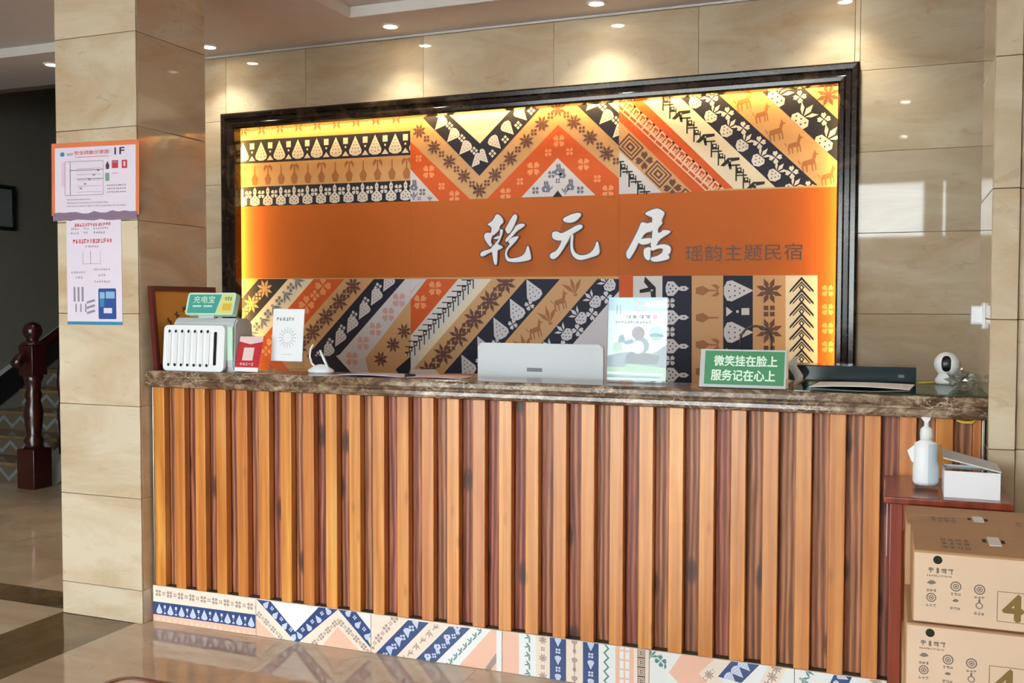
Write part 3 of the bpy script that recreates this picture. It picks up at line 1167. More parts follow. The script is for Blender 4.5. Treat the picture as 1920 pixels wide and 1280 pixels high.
# vertical stripes
for x0, x1, mat, mo, ink in ((942, 973, 't_peach', [None], 't_white'), (973, 1005, 't_white', [m_crest], 't_green'), (1005, 1031, 't_cream', [m_star, (m_square, 0.4, 0)], 't_brown'),
                             (1031, 1061.5, 't_navy', [m_kite, (m_square, 0.5, 0)], 't_ice'), (1061.5, 1093, 't_cream', [m_tree, m_vase], 't_brown'), (1093, 1122.5, 't_navy', [m_kite, (m_square, 0.5, 0)], 't_ice'),
                             (1122.5, 1154, 't_white', [m_zig], 't_green'), (1154, 1188, 't_peach', [m_square], 't_white'), (1188, 1217, 't_cream', [m_lattice], 'p_brown')):
    xm = (x0 + x1) / 2
    ya = 1183 + (xm - 945) * 0.133
    pr.stripe([(x0, ya - 12), (x1, ya - 8), (x1, ya + 110), (x0, ya + 106)], mat, ((xm, ya + 4), (xm, ya + 110)), mo, 0.034, 0.036, ink, mat, 0.005, 0, -1.57 if mo[0] in (m_kite, m_tree) else 0)
pr.base([(1217, 1205), (1900, 1300), (1900, 1420), (1217, 1320)], 't_white')
pr.stripe([(1217, 1210), (1280, 1218), (1240, 1262), (1217, 1290)], None, ((1225, 1225), (1262, 1262)), [m_leaf, m_flower], 0.035, 0.045, 't_green', 't_white')
pr.base([(1278, 1226), (1340, 1234), (1310, 1262), (1345, 1300), (1290, 1300), (1254, 1260)], 't_peach', 2)
pr.stripe([(1340, 1234), (1372, 1238), (1346, 1266), (1380, 1310), (1345, 1300), (1310, 1262)], 't_cream', ((1355, 1240), (1328, 1266)), [m_star], 0.035, 0.036, 't_brown')
pr.stripe([(1372, 1238), (1424, 1246), (1390, 1280), (1346, 1268)], 't_navy', ((1400, 1244), (1362, 1280)), [m_kite], 0.035, 0.05, 't_ice', 't_navy', 0.01)
for k in range(6):
    xa = 1440 + k * 62
    pr.stripe([(xa, 1248 + k * 8), (xa + 34, 1252 + k * 8), (xa + 10, 1300 + k * 8), (xa - 24, 1296 + k * 8)], ('t_cream', 't_white', 't_navy')[k % 3], ((xa + 16, 1252 + k * 8), (xa - 8, 1300 + k * 8)), [(m_star, m_leaf, m_kite)[k % 3]], 0.035, 0.04, ('t_brown', 't_green', 't_ice')[k % 3])
plinth_bm = bm_new()
bx(plinth_bm, C0 + 0.004, C1 - 0.004, 0.004, 0.0495, 0.0, ZP - 0.002)
plinth = part(ctr, 'plinth', plinth_bm, 'joint', True)
cuts = [C0] + [hit(u, v, 1, PLY).x for u, v in ((480, 1165), (695.6, 1200), (941.5, 1225), (1217, 1265))]
while cuts[-1] + 0.55 < C1:
    cuts.append(cuts[-1] + 0.5)
cuts.append(C1)
for i in range(len(cuts) - 1):
    bm = bm_new()
    x0, x1 = cuts[i] + 0.0008, cuts[i + 1] - 0.0008
    bx(bm, x0, x1, PLY, 0.003, 0.001, ZP, bev=0.001, seg=1)
    mats = ['t_cream']
    pr.fill(bm, Vector((0, PLY, 0)), X, Z, -Y, mats, 0.00025, [(x0 + 0.0012, 0.002), (x1 - 0.0012, 0.002), (x1 - 0.0012, ZP - 0.0012), (x0 + 0.0012, ZP - 0.0012)])
    bmesh.ops.translate(bm, verts=bm.verts[:], vec=-Vector(ctr.location))
    me_o = obj('tile', bm, mats, plinth)

# countertop
bm = bm_new()
prof = [(0.205, 1.10), (-0.018, 1.10), (-0.026, 1.097), (-0.03, 1.089), (-0.03, 1.074), (-0.024, 1.070), (-0.019, 1.065), (-0.022, 1.060), (-0.03, 1.055), (-0.031, 1.042), (-0.026, 1.033), (-0.018, ZB + 0.0005), (0.205, ZB + 0.0005)]
prism(bm, prof, Vector((-0.0475, 0, 0)), Y, Z, X, 3.2445 + 0.0475)
bx(bm, 2.58, 3.2445, 0.205, 0.62, ZB + 0.0005, 1.10)
tag(obj('marble_countertop', bm, 'counter_marble'), 'brown veined marble countertop ledge along the reception counter', 'countertop')

# ------------------------------------------------------------------ mural: frame, printed panels, LED strips, characters
MY = 1.88
IX0, IX1, IZ0, IZ1 = -0.922, 2.690, 0.80, 2.487
mural = thing('framed_wall_mural', 'large mural of folk pattern stripes with an orange name band in dark marble frame', 'mural', ((IX0 + IX1) / 2, MY, IZ0))
PROF = [(0.0, 1.832), (0.0, 1.768), (0.010, 1.756), (0.028, 1.754), (0.036, 1.764), (0.058, 1.764), (0.066, 1.752), (0.088, 1.750), (0.098, 1.758), (0.098, 1.7885)]


def frame_member(p0, p1, d0, d1):
    bm = bm_new()
    a = [bm.verts.new(Vector((p0[0] + d0[0] * t, y, p0[1] + d0[1] * t))) for t, y in PROF]
    b = [bm.verts.new(Vector((p1[0] + d1[0] * t, y, p1[1] + d1[1] * t))) for t, y in PROF]
    n = len(PROF)
    for i in range(n):
        bm.faces.new((a[i], a[(i + 1) % n], b[(i + 1) % n], b[i]))
    bm.faces.new(a)
    bm.faces.new(b[::-1])
    part(mural, 'frame_rail', bm, 'frame_marble', True)


c = [((IX0, IZ1), (-1, 1)), ((IX1, IZ1), (1, 1)), ((IX1, IZ0), (1, -1)), ((IX0, IZ0), (-1, -1))]
for k in range(4):
    frame_member(c[k][0], c[(k + 1) % 4][0], c[k][1], c[(k + 1) % 4][1])

mu = Mural(MY)
st = mu.stripe
# --- upper part, horizontal bands
yl = lambda a, b, x: a + (b - a) * (x - 449.0) / 320.5
st([(430, 225), (769.5, 190), (769.5, 245.1), (430, 265)], 'p_tan', ((457, 240), (769, 213)), [m_star, (m_square, 0.25, -0.1)], 0.0685, 0.118, 'p_brown')
st([(430, 265), (769.5, 245.1), (769.5, 290.6), (430, 308.4)], 'p_navy', ((456, 286), (769, 268)), [(m_kite, 1.0, 0), (m_dots, 0.95, 0)], 0.0685, 0.125, 'p_white')
st([(430, 308.4), (769.5, 290.6), (769.5, 338.1), (430, 352)], 'p_tan', ((454, 330), (769, 315)), [m_palm, m_vase], 0.0985, 0.13, 'p_rust')
st([(430, 352), (769.5, 338.1), (769.5, 377.7), (430, 388.5)], 'p_navy', ((454, 370), (769, 357)), [(m_tree, 1.0, 0), (m_flower, 0.5, 0.12)], 0.049, 0.12, 'p_white')
# --- chevrons
mu.base([(769.5, 190), (1160.5, 170), (1160.5, 366), (769.5, 379)], 'p_tan')
mu.base([(844, 217), (840, 205), (962, 195), (958, 206), (900, 269)], 'p_cream', 2)
st([(779, 207), (833, 205), (900, 269), (899, 329.5)], 'p_navy', ((800, 203), (895, 300)), [(m_kite, 1.0, 0.05), (m_square, 0.35, -0.25)], 0.055, 0.1, 'p_white', 'p_navy', 0.02, flip=True)
st([(900, 269), (970, 192), (1025, 190), (899, 329.5)], 'p_navy', ((902, 300), (1000, 192)), [(m_kite, 1.0, -0.05), (m_square, 0.35, 0.25)], 0.055, 0.1, 'p_white', 'p_navy', 0.02, flip=True)
st([(1072, 188), (1140, 185), (1160.5, 210), (1160.5, 273)], 'p_navy', ((1105, 187), (1160, 243)), [(m_kite, 1.0, 0.05), (m_square, 0.35, -0.25)], 0.055, 0.1, 'p_white', 'p_navy', 0.03, flip=True)
mu.base([(1140, 193), (1135, 180), (1160.5, 180), (1160.5, 212)], 'p_cream', 2)
mu.base([(769.5, 265), (882.5, 374.5), (769.5, 378)], 'p_orange', 2)
mu.base([(1046.6, 234), (1160.5, 334), (1160.5, 365.5), (913, 373)], 'p_orange', 2)
mu.base([(769.5, 317), (823.5, 376.5), (769.5, 378)], 'p_grey', 3)
mu.base([(1045.5, 296), (1116.6, 366), (977.7, 370)], 'p_grey', 3)


def scatter(reg, spots, fn, sz, ink, layer=4, rot=0.0, ground='p_grey'):
    rg = [mu.P(p) for p in reg]
    for k, (u, v) in enumerate(spots):
        f = fn[k % len(fn)]
        cx, cy = mu.P((u, v))
        cr, sr = math.cos(rot), math.sin(rot)
        s = sz[k % len(sz)] if isinstance(sz, (list, tuple)) else sz
        for mi_, (pl, tone) in enumerate(f()):
            mu.add([(cx + (a * cr - b * sr) * s, cy + (a * sr + b * cr) * s) for a, b in pl], ink if tone == 0 else ground, layer + 0.2 * mi_, rg)


scatter([(1045.5, 296), (1116.6, 366), (977.7, 370)], [(1047, 318), (1034, 327), (1055, 325), (1070, 346), (1024, 350), (1004, 357), (1046, 339), (1088, 356), (1030, 352), (1060, 356)], [m_rabbit, m_flower, m_rabbit, m_rabbit, m_rabbit, m_flower, m_square, m_flower, m_leaf, m_leaf], [0.07, 0.05, 0.06, 0.07, 0.07, 0.05, 0.025, 0.05, 0.05, 0.05], 'p_slate')
mu.base([(1046, 357), (1055, 369), (1036, 369.5)], 'p_ink', 5)
scatter([(769.5, 317), (823.5, 376.5), (769.5, 378)], [(777, 347), (792, 360), (776, 365), (806, 371), (786, 372)], [m_rabbit, m_flower, m_leaf, m_leaf, m_square], [0.07, 0.05, 0.06, 0.04, 0.02], 'p_slate')
# stars in the tan chevron
scatter([(769.5, 200), (900, 330), (885, 374), (769.5, 262)], [(786, 246), (814, 276), (842.5, 303), (870, 330), (899, 355)], [m_star], 0.092, 'p_brown', 3, ground='p_tan')
scatter([(760, 200), (1160, 200), (1160, 380), (760, 380)], [(899, 357), (928, 328), (957, 297), (987, 264.5), (1016, 232), (1076, 229), (1106.5, 258), (1137.5, 288), (1046, 204)], [m_star], 0.094, 'p_brown', 3, ground='p_tan')
scatter([(760, 180), (1160, 180), (1160, 380), (760, 380)], [(800, 260), (828, 289), (856, 317), (885, 345), (913, 343), (942, 313), (971, 280), (1001, 248), (1032, 217), (1062, 215), (1091, 243), (1124, 273), (1155, 302)], [m_square], 0.034, 'p_brown', 3, ground='p_tan')
scatter([(1046.6, 234), (1160.5, 334), (1160.5, 366), (913, 373)], [(1048, 264), (1028, 286), (1068, 284), (1000, 316), (1094, 308), (975, 340), (1120, 335), (948, 363), (1140, 358)], [m_flower], [0.08, 0.05, 0.05, 0.09, 0.08, 0.05, 0.05, 0.08, 0.08], 'p_peach', 3)
scatter([(769.5, 265), (882.5, 375), (769.5, 378)], [(785, 297), (804, 322), (828, 349), (852, 368)], [m_flower], [0.05, 0.09, 0.05, 0.08], 'p_peach', 3)
# --- upper diagonal stripes
yb = 366
mu.base([(1160.5, 170), (1600, 150), (1600, 352), (1160.5, 366)], 'p_tan')
st([(1160.5, 281), (1243, 363), (1160.5, 366)], 'p_grey', ((1160, 312), (1212, 372)), [m_comb], 0.075, 0.1, 'p_ink', 'p_grey', 0.02, off=0.01, up=True)
st([(1160.5, 226), (1298, 360), (1243, 363), (1160.5, 281)], 'p_tan', ((1161, 255), (1275, 366)), [(m_lattice, 1.0, 0), (m_flower, 0.8, 0)], 0.11, 0.125, 'p_brown', 'p_tan', 0.09)
st([(1160.5, 192), (1175, 180), (1204, 188), (1376, 352.5), (1298, 360), (1160.5, 226)], 'p_orange', ((1165, 193), (1345, 360)), [m_key], 0.05, 0.11, 'p_blush', 'p_orange', 0.0)
st([(1190, 174), (1271, 178), (1454, 351), (1376, 354)], 'p_cream', ((1242, 185), (1420, 356)), [m_comb, (m_comb, 0.9, -0.1), m_crest], 0.062, 0.10, 'p_ink', 'p_cream', 0.02, up=True)
st([(1262, 170), (1342, 172), (1533, 347), (1454, 351)], 'p_navy', ((1306, 178), (1500, 356)), [(m_bloom, 1.0, -0.12), (m_flower, 0.6, 0.32)], 0.058, 0.115, 'p_white', 'p_navy', 0.02, up=True, rot=-0.7)
st([(1336, 166), (1420, 163), (1600, 330), (1600, 352), (1533, 347)], 'p_tan', ((1388, 180), (1565, 346)), [(m_horse, 1.0, 0), (m_horse, 0.9, 0.1), ], 0.118, 0.13, 'p_rust', 'p_tan', 0.03, up=True, rot=0.2)
st([(1416, 160), (1500, 158), (1600, 250), (1600, 330)], 'p_navy', ((1462, 172), (1600, 300)), [(m_bloom, 1.0, -0.1), (m_flower, 0.42, 0.3)], 0.085, 0.16, 'p_white', 'p_navy', 0.01, up=True, rot=-0.7)
scatter([(1500, 150), (1600, 150), (1600, 250), (1500, 160)], [(1553, 178)], [m_star], 0.12, 'p_brown', 3)
# --- orange band
mu.base([(430, 388.5), (1600, 349), (1600, 514.8), (430, 522.2)], 'p_band', 2)
# --- lower part, slanted stripes that turn back at their foot
mu.base([(430, 522.2), (1600, 514.8), (1600, 760), (430, 740)], 'p_tan')


def slant(tx0, tx1, mat, motifs, pitch, size, ink, foot=667.0, phase=0.0, rot=0.0, x_min=None, x_max=None, off=0.0, k=0.871, turn=True, up=False):
    top = 523.0
    f0, f1 = tx0 - (foot - top) * k, tx1 - (foot - top) * k
    poly = [(tx0, top), (tx1, top), (f1, foot), (f0, foot)]
    reg = poly
    if x_min is not None:
        reg = clip(reg, [(x_min, 400), (2000, 400), (2000, 900), (x_min, 900)])
    if x_max is not None and reg:
        reg = clip(reg, [(-100, 400), (x_max, 400), (x_max, 900), (-100, 900)])
    if reg:
        st(reg, mat, (((tx0 + tx1) / 2, top), ((f0 + f1) / 2, foot)), motifs, pitch, size, ink, mat, phase, off, rot, up=up)
    if turn:
        b = 740
        reg = [(f0, foot), (f1, foot), (f1 + (b - foot) * 0.8, b), (f0 + (b - foot) * 0.8, b)]
        if x_min is not None:
            reg = clip(reg, [(x_min, 400), (2000, 400), (2000, 900), (x_min, 900)])
        if x_max is not None:
            reg = clip(reg, [(-100, 400), (x_max, 400), (x_max, 900), (-100, 900)])
        if reg:
            mu.base(reg, mat, 1)


slant(380, 485, 'p_tan', [None], 0.1, 0.1, 'p_brown', x_min=430)
slant(485, 540, 'p_navy', [(m_star, 1.0, 0), (m_square, 0.35, 0)], 0.07, 0.12, 'p_tan', phase=0.09, x_min=430, up=True)
slant(540, 588, 'p_cream', [(m_leaf, 1.0, 0.1), (m_flower, 0.7, -0.15)], 0.06, 0.09, 'p_slate', phase=0.03, x_min=430)
slant(588, 646, 'p_orange', [(m_flower, 1.0, 0), (m_flower, 0.6, 0)], 0.085, 0.12, 'p_peach', phase=0.06, x_min=430)
slant(646, 701, 'p_tan', [(m_star, 1.0, 0), (m_square, 0.4, 0)], 0.068, 0.12, 'p_brown', phase=0.06, up=True)
slant(701, 760, 'p_navy', [(m_kite, 1.0, 0.08), (m_square, 0.35, -0.2)], 0.06, 0.115, 'p_grey', phase=0.03, rot=2.6, x_max=770, up=True)
slant(760, 793, 'p_grey', [None], 0.1, 0.1, 'p_rose')
slant(793, 800, 'p_tan', [None], 0.1, 0.1, 'p_rose', x_max=770)
mu.base([(793, 523), (859, 523), (770, 629), (770, 548)], 'p_orange', 2)
mu.base([(770, 629), (770, 560), (690, 655), (700, 700), (770, 700)], 'p_tan', 2)
mu.base([(800, 523), (793, 523), (680, 652), (630, 667), (660, 700), (692, 700), (685, 672)], 'p_grey', 2)
scatter([(560, 520), (790, 520), (790, 720), (560, 720)], [(748, 562), (728, 589), (704, 617), (681, 643), (660, 672)], [m_flower], 0.1, 'p_rose', 3)
scatter([(600, 500), (770, 500), (770, 720), (600, 720)], [(758, 621), (737, 646), (714, 673)], [m_star], 0.1, 'p_brown', 4)
scatter([(770, 523), (859, 523), (770, 629)], [(816, 540), (788, 566)], [m_flower], 0.1, 'p_peach', 4)
slant(859, 905, 'p_white', [m_fishbone], 0.046, 0.085, 'p_ink', phase=0.02, x_min=760, up=True)
slant(905, 922, 'p_cream', [None], 0.1, 0.1, 'p_rose', x_min=770)
slant(922, 986, 'p_tan', [(m_star, 1.0, 0), (m_square, 0.4, 0)], 0.072, 0.135, 'p_brown', phase=0.03, foot=692, turn=False, up=True)
slant(986, 1050, 'p_navy', [(m_kite, 1.0, -0.05), (m_flower, 0.45, 0.3)], 0.075, 0.14, 'p_grey', phase=0.09, rot=0.5, foot=700, turn=False, up=True)
slant(1050, 1120, 'p_tan', [(m_leaf, 1.0, 0), (m_horse, 1.1, 0)], 0.11, 0.12, 'p_rust', phase=0.05, rot=0.3, foot=720, turn=False, up=True)
slant(1120, 1180, 'p_navy', [(m_bloom, 1.0, -0.1), (m_flower, 0.6, 0.32)], 0.062, 0.12, 'p_grey', phase=0.04, rot=0.9, foot=730, x_max=1161, turn=False, up=True)
slant(1180, 1300, 'p_grey', [None, None, m_comb], 0.14, 0.16, 'p_ink', phase=0.03, foot=740, x_max=1161, turn=False)
mu.base([(742, 692), (770, 668), (770, 690), (765, 706), (750, 706)], 'p_navy', 3)
# --- lower part, upright stripes
mu.base([(1161, 515), (1187, 515), (1187, 740), (1161, 740)], 'p_orange', 2)
for x0, x1, mat, mo, ink, pit, sz, ph in ((1187, 1242, 'p_white', [m_crest], 'p_ink', 0.12, 0.15, 0.08), (1242, 1297, 'p_navy', [(m_tree, 1.0, 0), (m_flower, 0.5, -0.3)], 'p_grey', 0.078, 0.13, 0.07), (1297, 1356, 'p_tan', [m_palm, m_vase], 'p_rust', 0.145, 0.13, 0.08),
                                        (1356, 1411.5, 'p_navy', [(m_kite, 1.0, 0), (m_dots, 0.8, 0)], 'p_grey', 0.11, 0.16, 0.08), (1411.5, 1473, 'p_tan', [(m_star, 1.0, 0), (m_square, 0.4, 0)], 'p_brown', 0.105, 0.14, 0.08), (1473, 1533, 'p_cream', [m_arrow], 'p_ink', 0.062, 0.13, 0.05)):
    rot = {m_arrow: 1.57}.get(mo[0] if not isinstance(mo[0], tuple) else mo[0][0], 0.0)
    yt = 516.5
    st([(x0, yt), (x1, yt), (x1, 745), (x0, 745)], mat, (((x0 + x1) / 2, yt), ((x0 + x1) / 2, 745)), mo, pit, sz, ink, mat, ph, 0, rot)
mu.base([(1533, 515), (1600, 514), (1600, 745), (1533, 745)], 'p_band', 2)
scatter([(1533, 515), (1600, 514), (1600, 745), (1533, 745)], [(1552, 545), (1552, 580), (1552, 615), (1552, 650)], [m_flower], 0.07, 'p_peach', 3)
# subtitle
a, b = mu.P((1285, 490.5)), mu.P((1505, 455.5))
mu.text('瑶韵主题民宿', a[0], a[1], b[0], b[1], 'letter_brown', 4, 0.0)

sx = [OX0 + 0.004, mu.P((769.8, 450))[0], mu.P((1160.6, 450))[0], OX1 - 0.004]
for i in range(3):
    bm = bm_new()
    x0, x1 = sx[i] + 0.0004, sx[i + 1] - 0.0004
    bx(bm, x0, x1, MY, MY + 0.018, OZ0 + 0.004, OZ1 - 0.004)
    mats = ['p_tan']
    mu.fill(bm, Vector((0, MY, 0)), X, Z, -Y, mats, 0.0003, [(x0, OZ0 + 0.005), (x1, OZ0 + 0.005), (x1, OZ1 - 0.005), (x0, OZ1 - 0.005)])
    part(mural, 'printed_panel', bm, mats, True)
# warm LED strips hidden behind the frame lip
for b in ((OX0 + 0.006, OX0 + 0.012, 1.835, 1.850, IZ0, IZ1), (OX1 - 0.012, OX1 - 0.006, 1.835, 1.850, IZ0, IZ1), (IX0, IX1, 1.835, 1.850, OZ1 - 0.012, OZ1 - 0.006)):
    bm = bm_new()
    bx(bm, *b)
    part(mural, 'light_strip', bm, 'led', True)

# brush-written characters, raised from the band
K7 = lambda u, v: (890 + u / 9.847, 380 + v / 9.847)
K2 = lambda u, v: (860 + u / 2.8235, 360 + v / 2.8235)
K8 = lambda u, v: (1150 + u / 9.847, 375 + v / 9.847)
CHARS = [
    (K7, [[(430, 175), (575, 345), (470, 430), (480, 500), (350, 620), (300, 600), (335, 500), (320, 440), (235, 405), (350, 345)],
          [(210, 550), (330, 560), (345, 620), (315, 690), (320, 750), (345, 780), (310, 820), (280, 790), (180, 650)],
          [(480, 490), (555, 500), (470, 740), (420, 760), (380, 760), (455, 690), (490, 560)],
          [(370, 650), (470, 605), (470, 640), (440, 675), (370, 668)],
          [(115, 910), (330, 850), (320, 830), (420, 740), (470, 780), (535, 815), (530, 835), (440, 880), (330, 900), (135, 1020)],
          [(325, 820), (445, 790), (440, 900), (430, 1140), (400, 1150), (375, 1130), (345, 960)],
          [(765, 210), (800, 240), (795, 310), (700, 520), (640, 580), (610, 560), (580, 500), (600, 450), (720, 240)],
          [(760, 440), (840, 390), (930, 390), (945, 420), (900, 460), (800, 520), (690, 650), (590, 745), (580, 680), (640, 620), (750, 490)],
          [(690, 650), (815, 615), (830, 640), (760, 730), (640, 850), (610, 920), (615, 980), (650, 1025), (700, 1035), (870, 1000), (950, 930), (985, 800), (1010, 800), (1035, 900), (1060, 1030), (1030, 1060), (830, 1100), (650, 1095), (590, 1050), (575, 950), (590, 860), (680, 750), (620, 735)]]),
    (K2, [[(548, 145), (600, 118), (645, 108), (655, 125), (620, 160), (575, 165)],
          [(497, 212), (527, 208), (545, 222), (580, 205), (640, 170), (662, 178), (655, 195), (600, 225), (585, 245), (555, 260), (500, 252)],
          [(555, 240), (600, 225), (580, 265), (540, 330), (510, 358), (488, 350), (487, 330), (505, 318), (520, 315), (545, 275)],
          [(598, 225), (612, 225), (608, 260), (608, 300), (625, 328), (660, 338), (700, 325), (725, 295), (733, 262), (742, 265), (748, 300), (750, 320), (740, 335), (690, 350), (650, 362), (620, 352), (600, 325), (595, 290), (597, 255)]]),
    (K8, [[(565, 250), (790, 155), (860, 165), (930, 210), (962, 245), (890, 390), (930, 430), (835, 510), (830, 620), (900, 590), (920, 555), (1030, 560), (1085, 590), (850, 730), (800, 860), (690, 880), (720, 720), (735, 580), (725, 420), (735, 320), (690, 310)],
          [(520, 420), (560, 410), (640, 440), (740, 400), (740, 580), (640, 590), (570, 640), (540, 700), (470, 790), (430, 900), (320, 1080), (290, 1090), (250, 1040), (255, 950), (300, 890), (470, 560)],
          [(490, 725), (735, 690), (720, 790), (560, 830), (505, 810), (470, 780)],
          [(580, 890), (705, 860), (695, 960), (690, 1110), (630, 1110), (580, 1050), (570, 960)],
          [(690, 870), (820, 840), (920, 815), (1000, 825), (1060, 860), (1075, 920), (1040, 1010), (950, 1000), (900, 985), (945, 895), (830, 890), (720, 950)],
          [(700, 1060), (830, 1035), (930, 960), (1030, 1010), (1050, 1080), (950, 1115), (780, 1145), (700, 1115)]])]


def smooth_poly(p, it=2):
    for _ in range(it):
        q = []
        for i in range(len(p)):
            a, b = p[i], p[(i + 1) % len(p)]
            q += [(a[0] * 0.75 + b[0] * 0.25, a[1] * 0.75 + b[1] * 0.25), (a[0] * 0.25 + b[0] * 0.75, a[1] * 0.25 + b[1] * 0.75)]
        p = q
    return p


def inflate(p, d):
    ar = sum(p[i][0] * p[(i + 1) % len(p)][1] - p[(i + 1) % len(p)][0] * p[i][1] for i in range(len(p)))
    s = 1 if ar > 0 else -1
    out = []
    n = len(p)
    for i in range(n):
        a, b, c_ = Vector(p[i - 1]), Vector(p[i]), Vector(p[(i + 1) % n])
        e1, e2 = (b - a), (c_ - b)
        if e1.length < 1e-7 or e2.length < 1e-7:
            continue
        e1.normalize()
        e2.normalize()
        n1, n2 = Vector((e1.y, -e1.x)) * s, Vector((e2.y, -e2.x)) * s
        m = n1 + n2
        if m.length < 1e-4:
            m = n1
        m.normalize()
        k = d / max(0.5, m.dot(n1))
        out.append((b.x + m.x * k, b.y + m.y * k))
    return out


for conv, strokes in CHARS:
    bm = bm_new()
    for j, s in enumerate(strokes):
        w = [mu.P(conv(u, v)) for u, v in smooth_poly(s)]
        prism(bm, inflate(w, 0.0065), Vector((0, MY - 0.0008, 0)), X, Z, -Y, 0.012 + 0.00005 * j, 1, 1)
    for j, s in enumerate(strokes):
        w = [mu.P(conv(u, v)) for u, v in smooth_poly(s)]
        prism(bm, w, Vector((0, MY - 0.011, 0)), X, Z, -Y, 0.0035 + 0.00008 * j, 0, 0)
    part(mural, 'raised_character', bm, ['letter_white', 'letter_edge'], True)

# ------------------------------------------------------------------ things on the walls
def sheet_bm(o, ux, uy, w, h, th, base, pr, eps=0.0003, poly=None):
    """a thin card whose front looks along ux x uy; o = lower corner of the front face"""
    un = ux.cross(uy).normalized()
    bm = bm_new()
    prism(bm, poly or [(0, 0), (w, 0), (w, h), (0, h)], o - un * th, ux, uy, un, th)
    mats = [base]
    if pr:
        pr.fill(bm, o, ux, uy, un, mats, eps)
    return bm, mats


def sheet(t, name, o, ux, uy, w, h, th, base, pr=None, poly=None):
    bm, mats = sheet_bm(Vector(o), ux, uy, w, h, th, base, pr, poly=poly)
    return part(t, name, bm, mats, True)


# floor plan notice on the pillar
py_ = PY0 - 0.003
tl, tr, bl, br = [hit(u, v, 1, py_) for u, v in ((94, 270), (258, 261), (97, 405), (258, 402))]
w = tr.x - tl.x
pw, ph = (tr - tl).length, ((tl - bl).length + (tr - br).length) / 2
t = thing('floor_plan_notice', 'orange-edged floor plan notice reading 1F on the tiled pillar', 'notice', (bl.x, py_, bl.z))
ux = (tr - tl).normalized()
uz = Y.cross(ux) * -1
ux = Vector((ux.x, 0, ux.z)).normalized()
uz = Vector((-ux.z, 0, ux.x))
pr = Print()
b = 0.022
pr.rect(b * 0.9, b * 0.3, pw - b * 0.8, ph - b * 0.95, 'poster_white', 1)
pr.text('安全疏散示意图', 0.27 * pw, 0.83 * ph, 0.665 * pw, 0.885 * ph, 'poster_red', 3, 0.01)
pr.text('1F', 0.73 * pw, 0.815 * ph, 0.84 * pw, 0.905 * ph, 'poster_dark', 3, 0.03)
pr.circle((0.13 * pw, 0.845 * ph), 0.013, 'poster_teal', 3, ry=0.010)
pr.scribble(0.18 * pw, 0.825 * ph, 0.26 * pw, 0.855 * ph, 3, 'poster_grey', 3, 1)
pr.rect(0.28 * pw, 0.795 * ph, 0.66 * pw, 0.801 * ph, 'poster_red', 3)
for x0, y0, x1, y1 in ((0.16, 0.28, 0.6, 0.74), (0.22, 0.28, 0.222, 0.74), (0.3, 0.5, 0.6, 0.5), (0.22, 0.62, 0.6, 0.62)):
    pr.line((x0 * pw, y0 * ph), (x1 * pw, y0 * ph), 0.0022, 'poster_grey', 3)
    pr.line((x0 * pw, y1 * ph), (x1 * pw, y1 * ph), 0.0022, 'poster_grey', 3)
    pr.line((x0 * pw, y0 * ph), (x0 * pw, y1 * ph), 0.0022, 'poster_grey', 3)
    pr.line((x1 * pw, y0 * ph), (x1 * pw, y1 * ph), 0.0022, 'poster_grey', 3)
pr.rect(0.12 * pw, 0.4 * ph, 0.165 * pw, 0.74 * ph, 'poster_pink', 2)
for k in range(5):
    pr.line((0.3 * pw, (0.32 + 0.08 * k) * ph), (0.58 * pw, (0.32 + 0.08 * k) * ph), 0.0014, 'poster_grey', 3)
    pr.rect((0.33 + 0.05 * k) * pw, (0.36 + 0.06 * k) * ph, (0.36 + 0.05 * k) * pw, (0.38 + 0.06 * k) * ph, 'poster_grey', 3)
pr.add([(0.635 * pw, 0.62 * ph), (0.665 * pw, 0.62 * ph), (0.672 * pw, 0.67 * ph), (0.65 * pw, 0.73 * ph), (0.628 * pw, 0.67 * ph)], 'poster_dark', 3)
pr.rect(0.625 * pw, 0.46 * ph, 0.67 * pw, 0.57 * ph, 'poster_green', 3)
pr.rect(0.70 * pw, 0.63 * ph, 0.77 * pw, 0.735 * ph, 'poster_red', 3)
pr.rect(0.71 * pw, 0.70 * ph, 0.76 * pw, 0.725 * ph, 'poster_grey', 4)
pr.rect(0.81 * pw, 0.625 * ph, 0.87 * pw, 0.735 * ph, 'poster_red', 3)
pr.rect(0.828 * pw, 0.65 * ph, 0.852 * pw, 0.715 * ph, 'poster_pink', 4)
pr.rect(0.7 * pw, 0.56 * ph, 0.77 * pw, 0.566 * ph, 'poster_red', 3)
for k in range(3):
    pr.scribble(0.64 * pw, (0.3 + 0.045 * k) * ph, 0.86 * pw, (0.32 + 0.045 * k) * ph, 9, 'poster_grey', 3, 4 + k)
    pr.scribble(0.18 * pw, (0.12 + 0.045 * k) * ph, (0.86 - 0.2 * k) * pw, (0.137 + 0.045 * k) * ph, 26, 'poster_grey', 3, 9 + k)
sheet(t, 'sheet', bl, ux, uz, pw, ph, 0.0025, 'orange_frame', pr)
bm = bm_new()
rd = random.Random(3)
pts = [(0.02 * pw, 0.012)]
for k in range(15):
    pts.append((pw * (0.02 + 0.96 * k / 14), 0.008 + 0.012 * rd.random()))
low = [(pw * (0.98 - 0.96 * k / 14), -0.016 - 0.008 * rd.random()) for k in range(15)]
prism(bm, pts[1:] + low, Vector(bl) + Vector((0, -0.0006, 0)), ux, uz, -Y, 0.0015)
part(t, 'torn_tape', bm, 'torn', True)

